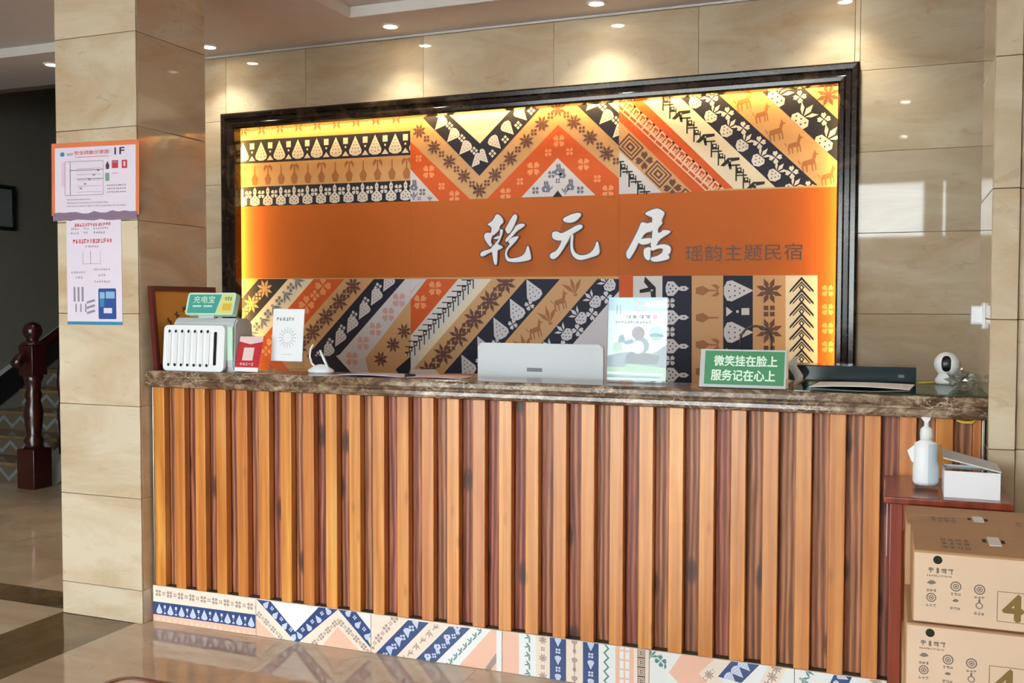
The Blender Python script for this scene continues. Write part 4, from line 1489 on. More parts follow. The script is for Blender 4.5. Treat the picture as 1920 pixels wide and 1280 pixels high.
# second notice below it
tl, tr, bl, br = [hit(u, v, 1, py_) for u, v in ((125, 413), (228, 411), (127, 608), (229, 609))]
pw, ph = tr.x - tl.x, tl.z - bl.z
t = thing('printed_poster', 'white printed instruction poster with a blue device picture on the tiled pillar', 'poster', (bl.x, py_, bl.z))
pr = Print()
R_ = lambda x0, y0, x1, y1, m, l=2: pr.rect(x0 * pw, y0 * ph, x1 * pw, y1 * ph, m, l)
R_(0, 0, 1, 0.03, 'poster_teal')
pr.scribble(0.15 * pw, 0.935 * ph, 0.82 * pw, 0.965 * ph, 14, 'poster_red', 2, 2)
pr.scribble(0.12 * pw, 0.775 * ph, 0.84 * pw, 0.815 * ph, 14, 'poster_red', 2, 3)
for k, (x0, x1, y) in enumerate(((0.08, 0.24, 0.905), (0.32, 0.42, 0.905), (0.5, 0.78, 0.905), (0.08, 0.24, 0.865), (0.32, 0.4, 0.865), (0.5, 0.72, 0.865), (0.35, 0.6, 0.735), (0.5, 0.8, 0.515), (0.58, 0.72, 0.46), (0.5, 0.8, 0.40), (0.08, 0.34, 0.49), (0.16, 0.3, 0.44))):
    pr.scribble(x0 * pw, y * ph, x1 * pw, (y + 0.018) * ph, max(3, int((x1 - x0) * 26)), 'poster_grey', 2, 20 + k)
for x0, y0, x1, y1 in ((0.3, 0.58, 0.62, 0.7), (0.44, 0.58, 0.445, 0.7)):
    pr.line((x0 * pw, y0 * ph), (x1 * pw, y0 * ph), 0.0016, 'poster_grey')
    pr.line((x0 * pw, y0 * ph), (x0 * pw, y1 * ph), 0.0022, 'poster_grey')
    pr.line((x1 * pw, y0 * ph), (x1 * pw, y1 * ph), 0.0016, 'poster_grey')
for k in range(3):
    R_(0.12 + 0.075 * k, 0.22, 0.155 + 0.075 * k, 0.36, 'poster_grey')
    R_(0.15 + 0.09 * k, 0.12, 0.175 + 0.09 * k, 0.2, 'poster_grey')
    pr.add([(0.36 * pw, (0.1 + 0.05 * k) * ph), (0.52 * pw, (0.125 + 0.05 * k) * ph), (0.5 * pw, (0.145 + 0.05 * k) * ph), (0.36 * pw, (0.12 + 0.05 * k) * ph)], 'poster_grey')
pr.add(rounded(0.32 * pw, 0.29 * ph, 0.006, 4, 0.735 * pw, 0.20 * ph), 'poster_blue', 2)
R_(0.60, 0.25, 0.69, 0.31, 'poster_sky', 3)
R_(0.71, 0.25, 0.87, 0.315, 'poster_sky', 3)
R_(0.6, 0.17, 0.68, 0.25, 'poster_teal', 3)
R_(0.67, 0.11, 0.82, 0.16, 'poster_white', 3)
sheet(t, 'sheet', bl, X, Z, pw, ph, 0.002, 'poster_white', pr)

# white socket with plug on the far pillar's side
c_ = hit(1846, 592, 0, QX0)
t = thing('wall_plug', 'white plug adapter in a socket on the pillar side above the webcam', 'plug', (QX0, c_.y, c_.z))
bm = bm_new()
prism(bm, rounded(0.086, 0.086, 0.008), Vector((-0.0005, 0, 0)), -Y, Z, -X, 0.008)
part(t, 'socket_plate', bm, 'white_plastic')
bm = bm_new()
prism(bm, rounded(0.05, 0.062, 0.01), Vector((-0.0085, 0.005, 0.002)), -Y, Z, -X, 0.032)
part(t, 'adapter', bm, 'bright_white')

# small framed picture by the stairs
a, b = hit(25, 350, 0, -4.198), hit(25, 433, 0, -4.198)
t = thing('framed_picture', 'small dark framed picture on the stairwell wall', 'picture', (-4.198, a.y, b.z))
bm = bm_new()
y1, y0, z0, z1 = a.y, a.y - 0.5, b.z, a.z
for q in ((y0, y1, z0, z0 + 0.03), (y0, y1, z1 - 0.03, z1), (y0, y0 + 0.03, z0 + 0.03, z1 - 0.03), (y1 - 0.03, y1, z0 + 0.03, z1 - 0.03)):
    bx(bm, -4.198, -4.172, q[0], q[1], q[2], q[3])
part(t, 'frame', bm, 'soft_black', True)
bm = bm_new()
bx(bm, -4.198, -4.186, y0 + 0.03, y1 - 0.03, z0 + 0.03, z1 - 0.03)
part(t, 'print', bm, 'mid_grey', True)

# ------------------------------------------------------------------ staircase in the dark corridor
SX0, SX1, SY, RISE, RUN = -4.199, -3.19, 2.25, 0.16, 0.275
t = thing('staircase', 'dark staircase with patterned risers rising from the corridor', 'stairs', ((SX0 + SX1) / 2, SY, 0))
for k in range(10):
    y0, z0 = SY + k * RUN, k * RISE
    bm = bm_new()
    bx(bm, SX0, SX1, y0 + 0.012, y0 + RUN + 0.012, z0 - (RISE if k else 0), z0 + RISE - 0.03)
    part(t, 'step', bm, 'joint', True)
    bm = bm_new()
    bx(bm, SX0, SX1, y0 - 0.015, y0 + RUN + 0.011, z0 + RISE - 0.0295, z0 + RISE, bev=0.004)
    part(t, 'tread', bm, 'floor_border', True)
    if k < 6:
        pr = Print()
        for j in range(5):
            xa = 0.02 + j * 0.19
            pr.add([(xa, 0.01), (xa + 0.095, 0.09), (xa + 0.19, 0.01), (xa + 0.19, 0.045), (xa + 0.095, 0.125), (xa, 0.045)], 'mid_grey', 2)
            pr.add([(xa + 0.06, 0.005), (xa + 0.095, 0.035), (xa + 0.13, 0.005)], 'p_brown', 2)
        sheet(t, 'riser', (SX0 + 0.001, y0, z0), X, Z, SX1 - SX0 - 0.002, RISE - 0.031, 0.011, 'joint', pr)
bm = bm_new()
ang = math.atan2(RISE, RUN)
prism(bm, [(0, 0.16), (10 * RUN, 0.16 + 10 * RISE), (10 * RUN, 0.41 + 10 * RISE), (0, 0.41)], Vector((SX0 - 0.0005, SY, 0)), Y, Z, X, 0.012)
part(t, 'stair_shade_band', bm, 'soft_black', True)  # black band stands in for the shade on the far steps
bm = bm_new()
prism(bm, [(0, 0.4105), (10 * RUN, 0.4105 + 10 * RISE), (10 * RUN, 0.445 + 10 * RISE), (0, 0.445)], Vector((SX0 - 0.0005, SY, 0)), Y, Z, X, 0.018)
part(t, 'skirting_cap', bm, 'light_grey', True)
bm = bm_new()
prism(bm, [(0.1, 0.001), (10 * RUN, 10 * RISE - 0.1), (10 * RUN, 0.1 + 10 * RISE), (0.03, 0.115), (0.03, 0.001)], Vector((SX1 + 0.0005, SY, 0)), Y, Z, X, 0.16)
part(t, 'stringer', bm, 'light_grey', True)
t2 = thing('stair_balustrade', 'dark red carved wooden newel post and handrail of the staircase', 'railing', (-3.065, 2.17, 0))
bm = bm_new()
bx(bm, -0.085, 0.085, -0.085, 0.085, 0, 0.30, bev=0.006)
lathe(bm, [(0.075, 0.30), (0.06, 0.33), (0.075, 0.36), (0.05, 0.40), (0.064, 0.50), (0.07, 0.58), (0.05, 0.66), (0.062, 0.70), (0.05, 0.74), (0.06, 0.80), (0.075, 0.84), (0.055, 0.86)], seg=20)
bx(bm, -0.07, 0.07, -0.07, 0.07, 0.85, 1.08, bev=0.006)
lathe(bm, [(0.085, 1.08), (0.085, 1.095), (0.045, 1.105), (0.04, 1.12), (0.062, 1.15), (0.07, 1.185), (0.058, 1.225), (0.03, 1.245), (0, 1.25)], seg=20)
part(t2, 'newel_post', bm, 'dark_wood')
bm = bm_new()
tube(bm, [(0, -0.16, 0.93), (0, -0.12, 0.98), (0, 0.0, 1.02), (0, 0.2, 1.13), (0, 1.3, 1.13 + 1.1 * RISE / RUN), (0, 2.6, 1.13 + 2.4 * RISE / RUN)], 0.04, 10)
part(t2, 'handrail', bm, 'dark_wood')
for k in range(8):
    bm = bm_new()
    yy = 0.26 + k * RUN
    zz = 0.17 + k * RISE + 0.05
    h_ = 0.86
    lathe(bm, [(0.02, 0), (0.02, 0.1), (0.012, 0.14), (0.03, 0.3), (0.012, 0.42), (0.03, 0.56), (0.014, 0.7), (0.018, h_)], (0, yy, zz), 10)
    part(t2, 'baluster', bm, 'dark_wood')

# ------------------------------------------------------------------ things on the countertop
T = DESK_TOP
# gold plaque in a red wooden frame, leaning on the pillar
B0 = Vector((-0.016, -0.012, T + 0.001))
TL = hit(262, 536, 1, -0.05)
TL.x = -0.046
TR = hit(397, 540, 1, 0.37)
TR.x = -0.036
ux = (TR - TL)
ux = Vector((ux.x, ux.y, 0)).normalized()
up = (TL - B0)
up = (up - ux * up.dot(ux)).normalized()
hh = (TL - B0).dot(up)
ww = (TR - TL).dot(ux)
t = thing('award_plaque', 'gold award plaque in a dark red wooden frame leaning on the pillar', 'plaque', B0)
un = ux.cross(up).normalized()
fr = 0.022
bm = bm_new()
for q in ([(0, 0), (ww, 0), (ww - fr, fr), (fr, fr)], [(ww, 0), (ww, hh), (ww - fr, hh - fr), (ww - fr, fr)], [(ww, hh), (0, hh), (fr, hh - fr), (ww - fr, hh - fr)], [(0, hh), (0, 0), (fr, fr), (fr, hh - fr)]):
    prism(bm, q, B0 + un * 0.0, ux, up, un, 0.02)
part(t, 'frame', bm, 'red_frame', True)
pr = Print()
rd = random.Random(5)
for k in range(5):
    cx, cy = 0.09 + 0.05 * k, 0.19 + 0.028 * k
    for s in range(4):
        a_ = rd.uniform(0, 3.1)
        l_ = rd.uniform(0.010, 0.02)
        pr.line((cx - l_ * math.cos(a_), cy - l_ * math.sin(a_)), (cx + l_ * math.cos(a_), cy + l_ * math.sin(a_)), 0.005, 'gold_ink', 2)
sheet(t, 'gold_face', B0 + un * 0.008 + ux * fr * 0.9 + up * fr * 0.9, ux, up, ww - fr * 1.8, hh - fr * 1.8, 0.007, 'gold', pr)

# power bank rental station
ST = Vector((0.018, 0.0, T))
t = thing('power_bank_station', 'white power bank rental station with a row of slots and a green and yellow sign', 'charging station', ST)
W_, H_ = 0.318, 0.196
bm = bm_new()
prism(bm, [(0.04, 0.0), (0.16, 0.0), (0.165, 0.02), (0.165, 0.20), (0.14, 0.225), (0.06, 0.228), (0.04, 0.205), (0.03, 0.03)], Vector((0.03, 0, 0.0)), Y, Z, X, W_ + 0.004)
bmesh.ops.bevel(bm, geom=bm.edges[:], offset=0.006, segments=2, affect='EDGES')
part(t, 'body', bm, 'light_grey')
bm = bm_new()
lean = Vector((0.05, 0.16, 1)).normalized()
lean = Vector((0.02, 0.05, 1)).normalized()
prism(bm, rounded(W_, H_, 0.02, 5, W_ / 2, H_ / 2), Vector((0, 0.02, 0.001)), X, lean, -Y, 0.016)
part(t, 'front_panel', bm, 'bright_white')
for k in range(7):
    bm = bm_new()
    xx = 0.033 + k * 0.0335
    prism(bm, rounded(0.019, 0.150, 0.007, 3, xx, H_ / 2), Vector((0, 0.004, 0.001)), X, lean, -Y, 0.004)
    o = part(t, 'power_bank', bm, 'white_plastic')
    for zc in (0.026, 0.170):
        bm = bm_new()
        prism(bm, rounded(0.010, 0.012, 0.003, 3, xx, zc), Vector((0, 0.0015, 0.001)), X, lean, -Y, 0.003)
        obj('contact_tab', bm, 'black', o)
bm = bm_new()
prism(bm, rounded(0.014, 0.142, 0.005, 3, 0.272, H_ / 2), Vector((0, 0.004, 0.001)), X, lean, -Y, 0.0025)
part(t, 'empty_slot', bm, 'black')
bm = bm_new()
bx(bm, W_ - 0.01, W_ + 0.03, 0.028, 0.034, 0.05, 0.19)
part(t, 'side_label', bm, 'mint')
bm = bm_new()
bx(bm, 0.16, 0.24, 0.045, 0.06, 0.225, 0.245)
part(t, 'sign_bracket', bm, 'light_grey')
lean2 = Vector((0.0, 0.30, 1)).normalized()
pr = Print()
SW_, SH_ = 0.25, 0.098
pr.add([(0.010, 0.007), (0.158, 0.007), (0.178, SH_ - 0.008), (0.010, SH_ - 0.008)], 'teal', 2)
pr.add([(0.166, 0.007), (SW_ - 0.010, 0.007), (SW_ - 0.010, SH_ - 0.008), (0.186, SH_ - 0.008)], 'lemon', 2)
pr.text('充电宝', 0.035, 0.052, 0.145, 0.084, 'mint', 3, 0.02)
pr.rect(0.035, 0.034, 0.080, 0.042, 'mint', 3)
pr.rect(0.092, 0.034, 0.137, 0.042, 'mint', 3)
pr.scribble(0.195, 0.062, 0.235, 0.080, 3, 'teal', 3, 6)
pr.rect(0.19, 0.02, 0.236, 0.05, 'yellow', 3)
bm, mats = sheet_bm(ST + Vector((0.095, 0.035, 0.242)), X, lean2, SW_, SH_, 0.03, 'mint', pr, poly=rounded(SW_, SH_, 0.012, 4, SW_ / 2, SH_ / 2))
part(t, 'sign_panel', bm, mats, True)

# small red payment card in a clear stand
o0 = Vector((0.372, 0.03, T))
t = thing('payment_card', 'small red payment card in a slanted clear stand beside the charging station', 'card stand', o0)
lean = Vector((0.02, 0.28, 1)).normalized()
pr = Print()
w, h = 0.118, 0.152
pr.rect(0, 0, w, 0.018, 'paper', 2)
pr.add([(0, h), (0, h - 0.022), (w / 2, h - 0.034), (w, h - 0.022), (w, h)], 'card_pale', 2)
pr.rect(0.030, 0.048, 0.082, 0.104, 'card_pale', 2)
pr.scribble(0.022, 0.026, 0.092, 0.037, 5, 'card_pale', 2, 8)
sheet(t, 'card', o0 + Vector((0, 0, 0.004)), X, lean, w, h, 0.002, 'card_red', pr)
bm = bm_new()
prism(bm, [(-0.002, 0), (0.085, 0.0), (0.09, 0.004), (0.048, 0.155), (0.044, 0.155), (0.082, 0.006), (0.001, 0.003)], Vector((-0.004, 0.006, 0)), Y, Z, X, w + 0.008)
part(t, 'stand', bm, 'acrylic')

# white printed card on a clear base
o0 = Vector((0.49, 0.125, T))
t = thing('table_card', 'white printed card standing in a clear acrylic base on the countertop', 'card stand', o0)
w, h = 0.155, 0.222
pr = Print()
pr.scribble(0.018, h - 0.05, 0.11, h - 0.036, 6, 'mid_grey', 2, 3)
for k in range(16):
    a_ = 2 * math.pi * k / 16
    pr.line((w / 2 + 0.02 * math.cos(a_), 0.10 + 0.02 * math.sin(a_)), (w / 2 + 0.044 * math.cos(a_), 0.10 + 0.044 * math.sin(a_)), 0.003, 'light_grey', 2)
pr.line((0.05, 0.028), (0.10, 0.028), 0.002, 'light_grey', 2)
lean = Vector((0, 0.1, 1)).normalized()
sheet(t, 'card', o0 + Vector((0, 0, 0.046)), X, lean, w, h, 0.003, 'bright_white', pr)
bm = bm_new()
bx(bm, -0.006, w + 0.012, -0.012, 0.04, 0, 0.012, bev=0.002)
bx(bm, -0.002, w + 0.004, -0.004, 0.016, 0.0125, 0.047, bev=0.002)
part(t, 'clear_base', bm, 'acrylic')

# white cable and charger
o0 = Vector((0.735, 0.13, T))
t = thing('charging_cable', 'white looped charging cable with its charger lying on the countertop', 'cable', o0)
bm = bm_new()
pts = []
for k in range(15):
    a_ = math.pi * k / 14
    pts.append((-0.035 + 0.05 * math.cos(math.pi - a_) * 0.6 - 0.01, 0.01 * math.sin(a_ * 2), 0.012 + 0.115 * math.sin(a_) ** 0.8))
tube(bm, [(-0.02, 0.0, 0.02), (-0.045, 0.0, 0.04), (-0.055, 0, 0.07), (-0.05, 0, 0.1), (-0.038, 0.0, 0.118)], 0.0042, 8)
part(t, 'cable', bm, 'bright_white')
bm = bm_new()
tube(bm, [(0.038, -0.005, 0.022), (0.016, -0.004, 0.060), (-0.004, 0.0, 0.095)], [0.0055, 0.006, 0.005], 8)
part(t, 'plug_lead', bm, 'bright_white')
bm = bm_new()
lathe(bm, [(0.0, 0.0), (0.05, 0.0), (0.058, 0.006), (0.056, 0.014), (0.03, 0.03), (0.012, 0.036), (0, 0.037)], (0, 0, 0), 22, sx=1.05, sy=0.6)
part(t, 'charger', bm, 'bright_white')

# papers
def paper(name, label, cat, x0, x1, y0, y1, z, mat, skew=0.0, curl=0.004):
    bm = bm_new()
    n = 8
    vt, vb = [], []
    for i in range(n + 1):
        for j in range(3):
            u, v = i / n, j / 2
            x_ = x0 + (x1 - x0) * u + skew * v
            y_ = y0 + (y1 - y0) * v
            zz = z + curl * math.sin(math.pi * u) * (1 - 0.5 * v)
            vt.append(bm.verts.new((x_, y_, zz + 0.002)))
            vb.append(bm.verts.new((x_, y_, zz)))
    for i in range(n):
        for j in range(2):
            a_ = i * 3 + j
            bm.faces.new((vt[a_], vt[a_ + 3], vt[a_ + 4], vt[a_ + 1]))
            bm.faces.new((vb[a_ + 1], vb[a_ + 4], vb[a_ + 3], vb[a_]))
    for i in range(n):
        for j in (0, 2):
            a_ = i * 3 + j
            bm.faces.new((vt[a_], vb[a_], vb[a_ + 3], vt[a_ + 3]))
    for i in (0, n):
        for j in range(2):
            a_ = i * 3 + j
            bm.faces.new((vt[a_], vt[a_ + 1], vb[a_ + 1], vb[a_]))
    c0 = Vector(((x0 + x1) / 2, (y0 + y1) / 2, z))
    bmesh.ops.translate(bm, verts=bm.verts[:], vec=-c0)
    o = obj(name, bm, mat)
    o.location = c0
    return tag(o, label, cat)


paper('form_sheet', 'lilac form sheet lying on the countertop beside the white cable', 'paper', 0.86, 1.17, 0.02, 0.17, T + 0.0005, 'lilac_paper', 0.03, 0.006)
paper('pink_folder', 'pink paper folder lying on the countertop beside the computer', 'folder', 1.18, 1.42, 0.04, 0.19, T + 0.0005, 'pink_paper', -0.02, 0.003)
bm = bm_new()
tube(bm, [(0, 0, 0.006), (0.012, 0.01, 0.008), (0.03, 0.03, 0.006)], 0.006, 8)
o = tag(obj('binder_clip', bm, 'soft_black'), 'small black clip lying between the lilac form and the pink folder', 'clip')
o.location = (1.172, 0.045, T + 0.0005)

# all-in-one computer seen from behind
MX0, MX1 = hit(889, 680, 1, 0.30).x, hit(1126, 680, 1, 0.30).x
mz = 1.230
t = thing('desktop_computer', 'silver all-in-one desktop computer seen from behind on the reception desk', 'computer', ((MX0 + MX1) / 2, 0.34, 0.75))
mw = MX1 - MX0
bm = bm_new()
prism(bm, rounded(mw, 0.40, 0.016, 6, 0, 0.28), Vector((0, 0.012, 0)), X, Z, -Y, 0.014)
bmesh.ops.bevel(bm, geom=[e for e in bm.edges if abs(e.verts[0].co.y - e.verts[1].co.y) < 1e-6 and e.verts[0].co.y < 0.0], offset=0.005, segments=3, affect='EDGES')
for f in bm.faces:
    f.smooth = len(f.verts) < 6
part(t, 'back_shell', bm, 'silver')
bm = bm_new()
prism(bm, rounded(mw - 0.004, 0.396, 0.014, 6, 0, 0.28), Vector((0, 0.0125, 0)), X, Z, Y, 0.006)
part(t, 'screen', bm, 'black')
bm = bm_new()
prism(bm, [(-0.03, 0.0), (0.14, 0.0), (0.14, 0.006), (0.0, 0.01), (-0.014, 0.2), (-0.028, 0.2)], Vector((-0.09, -0.02, 0.0005)), Y, Z, X, 0.18)
part(t, 'stand', bm, 'silver')
bm = bm_new()
bx(bm, -0.052, 0.014, -0.0045, -0.0022, 0.366, 0.381, bev=0.001)
part(t, 'badge', bm, 'mid_grey')

# landscape leaflet in a clear upright stand
o0 = Vector((hit(1138, 716, 1, 0.09).x, 0.09, T))
w = hit(1248, 716, 1, 0.09).x - o0.x
h = hit(1190, 557, 1, 0.11).z - T - 0.012
t = thing('leaflet_stand', 'clear upright stand holding a leaflet with a misty landscape print', 'leaflet stand', o0)
pr = Print()
A = lambda pts, m, l=2: pr.add([(a_ * w, b_ * h) for a_, b_ in pts], m, l)
A([(0, 0.84), (1, 0.84), (1, 1), (0, 1)], 'ad_sky', 2)
A([(0.55, 0.9), (1, 0.86), (1, 0.97), (0.7, 0.96)], 'ad_white', 3)
A([(0, 0.16), (1, 0.16), (1, 0.44), (0.86, 0.36), (0.72, 0.31), (0.55, 0.34), (0.4, 0.345), (0.2, 0.33), (0, 0.29)], 'ad_hill', 2)
A([(0.3, 0.2), (0.85, 0.2), (0.9, 0.3), (0.7, 0.33), (0.42, 0.345), (0.32, 0.3)], 'ad_dark', 3)
A([(0, 0.03), (1, 0.03), (1, 0.16), (0.35, 0.2), (0.3, 0.16), (0, 0.16)], 'ad_green', 3)
A([(0, 0.075), (0.95, 0.06), (0.95, 0.09), (0, 0.10)], 'ad_white', 4)
A([(0, 0.03), (0.9, 0.03), (0.9, 0.05), (0, 0.06)], 'ad_hill', 4)
pr.circle((0.52 * w, 0.57 * h), 0.11 * w, 'ad_plum', 3)
pr.circle((0.83 * w, 0.565 * h), 0.12 * w, 'ad_sky', 3)
A([(0.71, 0.55), (0.8, 0.575), (0.95, 0.55), (0.94, 0.525), (0.72, 0.53)], 'ad_teal', 4)
A([(0.74, 0.52), (0.92, 0.515), (0.85, 0.49), (0.78, 0.495)], 'ad_green', 4)
pr.circle((0.57 * w, 0.42 * h), 0.14 * w, 'ad_hill', 3)
pr.circle((0.52 * w, 0.40 * h), 0.11 * w, 'ad_white', 4)
A([(0.17, 0.44), (0.2, 0.54), (0.27, 0.55), (0.3, 0.47), (0.42, 0.5), (0.46, 0.45), (0.32, 0.43), (0.24, 0.46)], 'ad_teal', 3)
pr.circle((0.17 * w, 0.40 * h), 0.08 * w, 'ad_green', 3)
for k in range(10):
    a_ = 2 * math.pi * k / 10
    pr.line((0.54 * w + 0.012 * math.cos(a_), 0.885 * h + 0.012 * math.sin(a_)), (0.54 * w + 0.024 * math.cos(a_), 0.885 * h + 0.024 * math.sin(a_)), 0.0035, 'ad_pink', 4)
pr.scribble(0.3 * w, 0.745 * h, 0.74 * w, 0.785 * h, 4, 'ad_dark', 4, 13)
pr.circle((0.8 * w, 0.765 * h), 0.04 * w, 'ad_pink', 4)
pr.scribble(0.12 * w, 0.685 * h, 0.74 * w, 0.715 * h, 12, 'ad_plum', 4, 14)
pr.rect(0.14 * w, 0.79 * h, 0.155 * w, 0.91 * h, 'ad_hill', 4)
pr.rect(0.2 * w, 0.8 * h, 0.215 * w, 0.91 * h, 'ad_hill', 4)
lean = Vector((0, 0.07, 1)).normalized()
sheet(t, 'leaflet', o0 + Vector((0, 0, 0.012)), X, lean, w, h, 0.002, 'ad_white', pr)
bm = bm_new()
prism(bm, [(-0.005, 0), (0.07, 0), (0.07, 0.004), (0.004, 0.006), (0.004 + h * 0.07, h + 0.004), (-0.001 + h * 0.07, h + 0.004), (-0.001, 0.06), (-0.006, 0.02)], Vector((-0.003, -0.001, 0)), Y, Z, X, w + 0.006)
part(t, 'clear_stand', bm, 'acrylic')

# green motto sign in an acrylic wedge
o0 = Vector((2.338, 0.012, T))
t = thing('motto_sign', 'green desk sign with two lines of white Chinese characters in clear acrylic', 'sign', o0)
w, h = 0.292, 0.134
lean = Vector((0, 0.26, 1)).normalized()
pr = Print()
pr.rect(0.016, 0.010, w - 0.006, h - 0.006, 'sign_green', 2)
pr.text('微笑挂在脸上', 0.048, 0.075, w - 0.03, 0.112, 'sign_mint', 3, 0.03)
pr.text('服务记在心上', 0.040, 0.024, w - 0.036, 0.062, 'sign_mint', 3, 0.03)
sheet(t, 'card', o0 + Vector((0, 0.002, 0.004)), X, lean, w, h, 0.002, 'light_grey', pr)
bm = bm_new()
prism(bm, [(-0.004, 0), (0.09, 0), (0.09, 0.004), (0.042, h), (0.038, h), (0.078, 0.005), (0.004, 0.0035)], Vector((-0.004, 0.0065, 0)), Y, Z, X, w + 0.008)
part(t, 'acrylic_wedge', bm, 'acrylic')

# black wire hoop behind the sign
a, b = hit(1388, 655, 1, 0.16), hit(1446, 655, 1, 0.16)
tp = hit(1415, 611, 1, 0.16)
bm = bm_new()
pts = [(a.x, 0.16, T + 0.001), (a.x, 0.16, a.z + 0.03)]
for k in range(9):
    q = math.pi * (1 - k / 8)
    pts.append(((a.x + b.x) / 2 + (b.x - a.x) / 2 * math.cos(q), 0.16, a.z + 0.035 + (tp.z - a.z - 0.035) * math.sin(q)))
pts += [(b.x, 0.16, b.z), (b.x + 0.004, 0.16, T + 0.001)]
c0 = Vector(((a.x + b.x) / 2, 0.16, T))
tube(bm, [Vector(p) - c0 for p in pts], 0.004, 8)
o = tag(obj('wire_hoop', bm, 'black'), 'thin black wire hoop sticking up behind the green motto sign', 'wire')
o.location = c0

# glass sheet, black device, papers, tissue, webcam, plastic bag
bm = bm_new()
bx(bm, 2.66, 3.243, -0.022, 0.60, T + 0.0003, T + 0.0063, bev=0.001, seg=1)
o = tag(obj('glass_sheet', bm, 'glass_green'), 'clear greenish glass sheet covering the countertop end under the webcam', 'glass sheet')
G = T + 0.0066
e0, e1 = hit(1476, 700, 1, 0.41), hit(1718, 700, 1, 0.41)
zt = hit(1600, 686, 1, 0.41).z
t = thing('black_device', 'low glossy black device box on the countertop end beside the webcam', 'device', ((e0.x + e1.x) / 2, 0.48, G))
bm = bm_new()
bx(bm, max(e0.x, 2.6), e1.x, 0.41, 0.57, G, zt, bev=0.004)
part(t, 'case', bm, 'gloss_dark', True)
bm = bm_new()
bx(bm, e1.x - 0.06, e1.x - 0.04, 0.408, 0.4105, G + 0.02, G + 0.03)
part(t, 'button', bm, 'mid_grey', True)
paper('loose_papers', 'loose white papers lying on the glass in front of the black device', 'paper', 2.70, 3.02, 0.10, 0.33, G + 0.0005, 'paper', 0.02, 0.006)
bm = bm_new()
rd = random.Random(2)
ta = hit(1493, 690, 1, 0.30)
prev = None
rows = []
for k in range(7):
    zz = k / 6 * 0.10
    wd = 0.016 * math.sin(math.pi * (0.12 + 0.8 * k / 6)) + 0.002
    off = 0.012 * math.sin(k * 1.1)
    rows.append([bm.verts.new((off - wd, 0.006 * math.sin(k), zz)), bm.verts.new((off, -0.008, zz + 0.004)), bm.verts.new((off + wd, 0.006 * math.cos(k), zz)), bm.verts.new((off, 0.010, zz))])
for k in range(6):
    for j in range(4):
        bm.faces.new((rows[k][j], rows[k][(j + 1) % 4], rows[k + 1][(j + 1) % 4], rows[k + 1][j]))
bm.faces.new(rows[0])
bm.faces.new(rows[-1])
o = tag(obj('tissue', bm, 'paper'), 'crumpled white tissue standing up in front of the black device', 'tissue')
o.location = (ta.x, 0.28, T + 0.0005)

wc = hit(1777, 722, 2, G)
wc = Vector((wc.x, 0.44, G))
t = thing('webcam', 'white ball-shaped security camera with a black oval face on the countertop', 'camera', wc, -0.12)
bm = bm_new()
lathe(bm, [(0.0, 0.0), (0.036, 0.0), (0.040, 0.006), (0.040, 0.016), (0.034, 0.024), (0.030, 0.034), (0.022, 0.040), (0, 0.040)], seg=28)
part(t, 'base', bm, 'white_plastic')
bm = bm_new()
bmesh.ops.create_uvsphere(bm, u_segments=28, v_segments=18, radius=0.044)
for f in bm.faces:
    f.smooth = True
bmesh.ops.translate(bm, verts=bm.verts[:], vec=(0, 0, 0.071))
o = part(t, 'ball', bm, 'bright_white')
bm = bm_new()
n1, n2 = 20, 6
cen = bm.verts.new((0, -0.0452, 0.072))
prev = None
for j in range(1, n2 + 1):
    ring_ = []
    for k in range(n1):
        a_ = 2 * math.pi * k / n1
        cx, cz = 0.0165 * j / n2 * math.copysign(abs(math.cos(a_)) ** 0.7, math.cos(a_)), 0.030 * j / n2 * math.copysign(abs(math.sin(a_)) ** 0.85, math.sin(a_))
        rr = 0.0452 if j < n2 else 0.0435
        ring_.append(bm.verts.new((cx, -math.sqrt(max(rr * rr - cx * cx - cz * cz, 0)), 0.072 + cz)))
    for k in range(n1):
        k2 = (k + 1) % n1
        if prev is None:
            f = bm.faces.new((cen, ring_[k], ring_[k2]))
        else:
            f = bm.faces.new((prev[k], ring_[k], ring_[k2], prev[k2]))
        f.smooth = True
    prev = ring_
part(t, 'lens_face', bm, 'black')
bm = bm_new()
lathe(bm, [(0, 0), (0.006, 0), (0.006, 0.003), (0, 0.0035)], seg=14)
bmesh.ops.rotate(bm, verts=bm.verts[:], matrix=Matrix.Rotation(math.pi / 2, 3, 'X'))
bmesh.ops.translate(bm, verts=bm.verts[:], vec=(0, -0.0445, 0.074))
part(t, 'lens', bm, 'mid_grey')
bm = bm_new()
tube(bm, [(-0.03, 0.0, 0.006), (-0.06, -0.03, 0.004), (-0.09, -0.055, 0.004)], 0.003, 6)
part(t, 'cord', bm, 'yellow')

bm = bm_new()
bmesh.ops.create_icosphere(bm, subdivisions=3, radius=1.0)
for v in bm.verts:
    d = v.co.copy()
    k = 0.75 + 0.25 * math.sin(d.x * 7 + 1) * math.sin(d.y * 6) + 0.2 * math.sin(d.z * 9 + d.x * 5)
    v.co = Vector((d.x * 0.055 * k, d.y * 0.06 * k, max(-0.032, d.z * 0.04 * k) + 0.032))
o = tag(obj('plastic_bag', bm, 'plastic_bag'), 'crumpled clear plastic bag between the webcam and the pillar', 'bag')
o.location = (3.183, 0.20, G)

# strip of yellow tape under the ledge
q0, q1 = hit(1793, 793, 1, -0.006), hit(1830, 792, 1, -0.006)
bm = bm_new()
tube(bm, [Vector((0, 0, 0)), Vector((0.02, -0.003, -0.006)), Vector((0.045, -0.003, -0.005)), Vector((q1.x - q0.x, 0, 0.004))], [0.003, 0.005, 0.005, 0.003], 6)
o = tag(obj('yellow_tape', bm, 'yellow'), 'scrap of yellow tape hanging under the marble ledge', 'tape')
o.location = (q0.x, -0.008, ZB - 0.004)

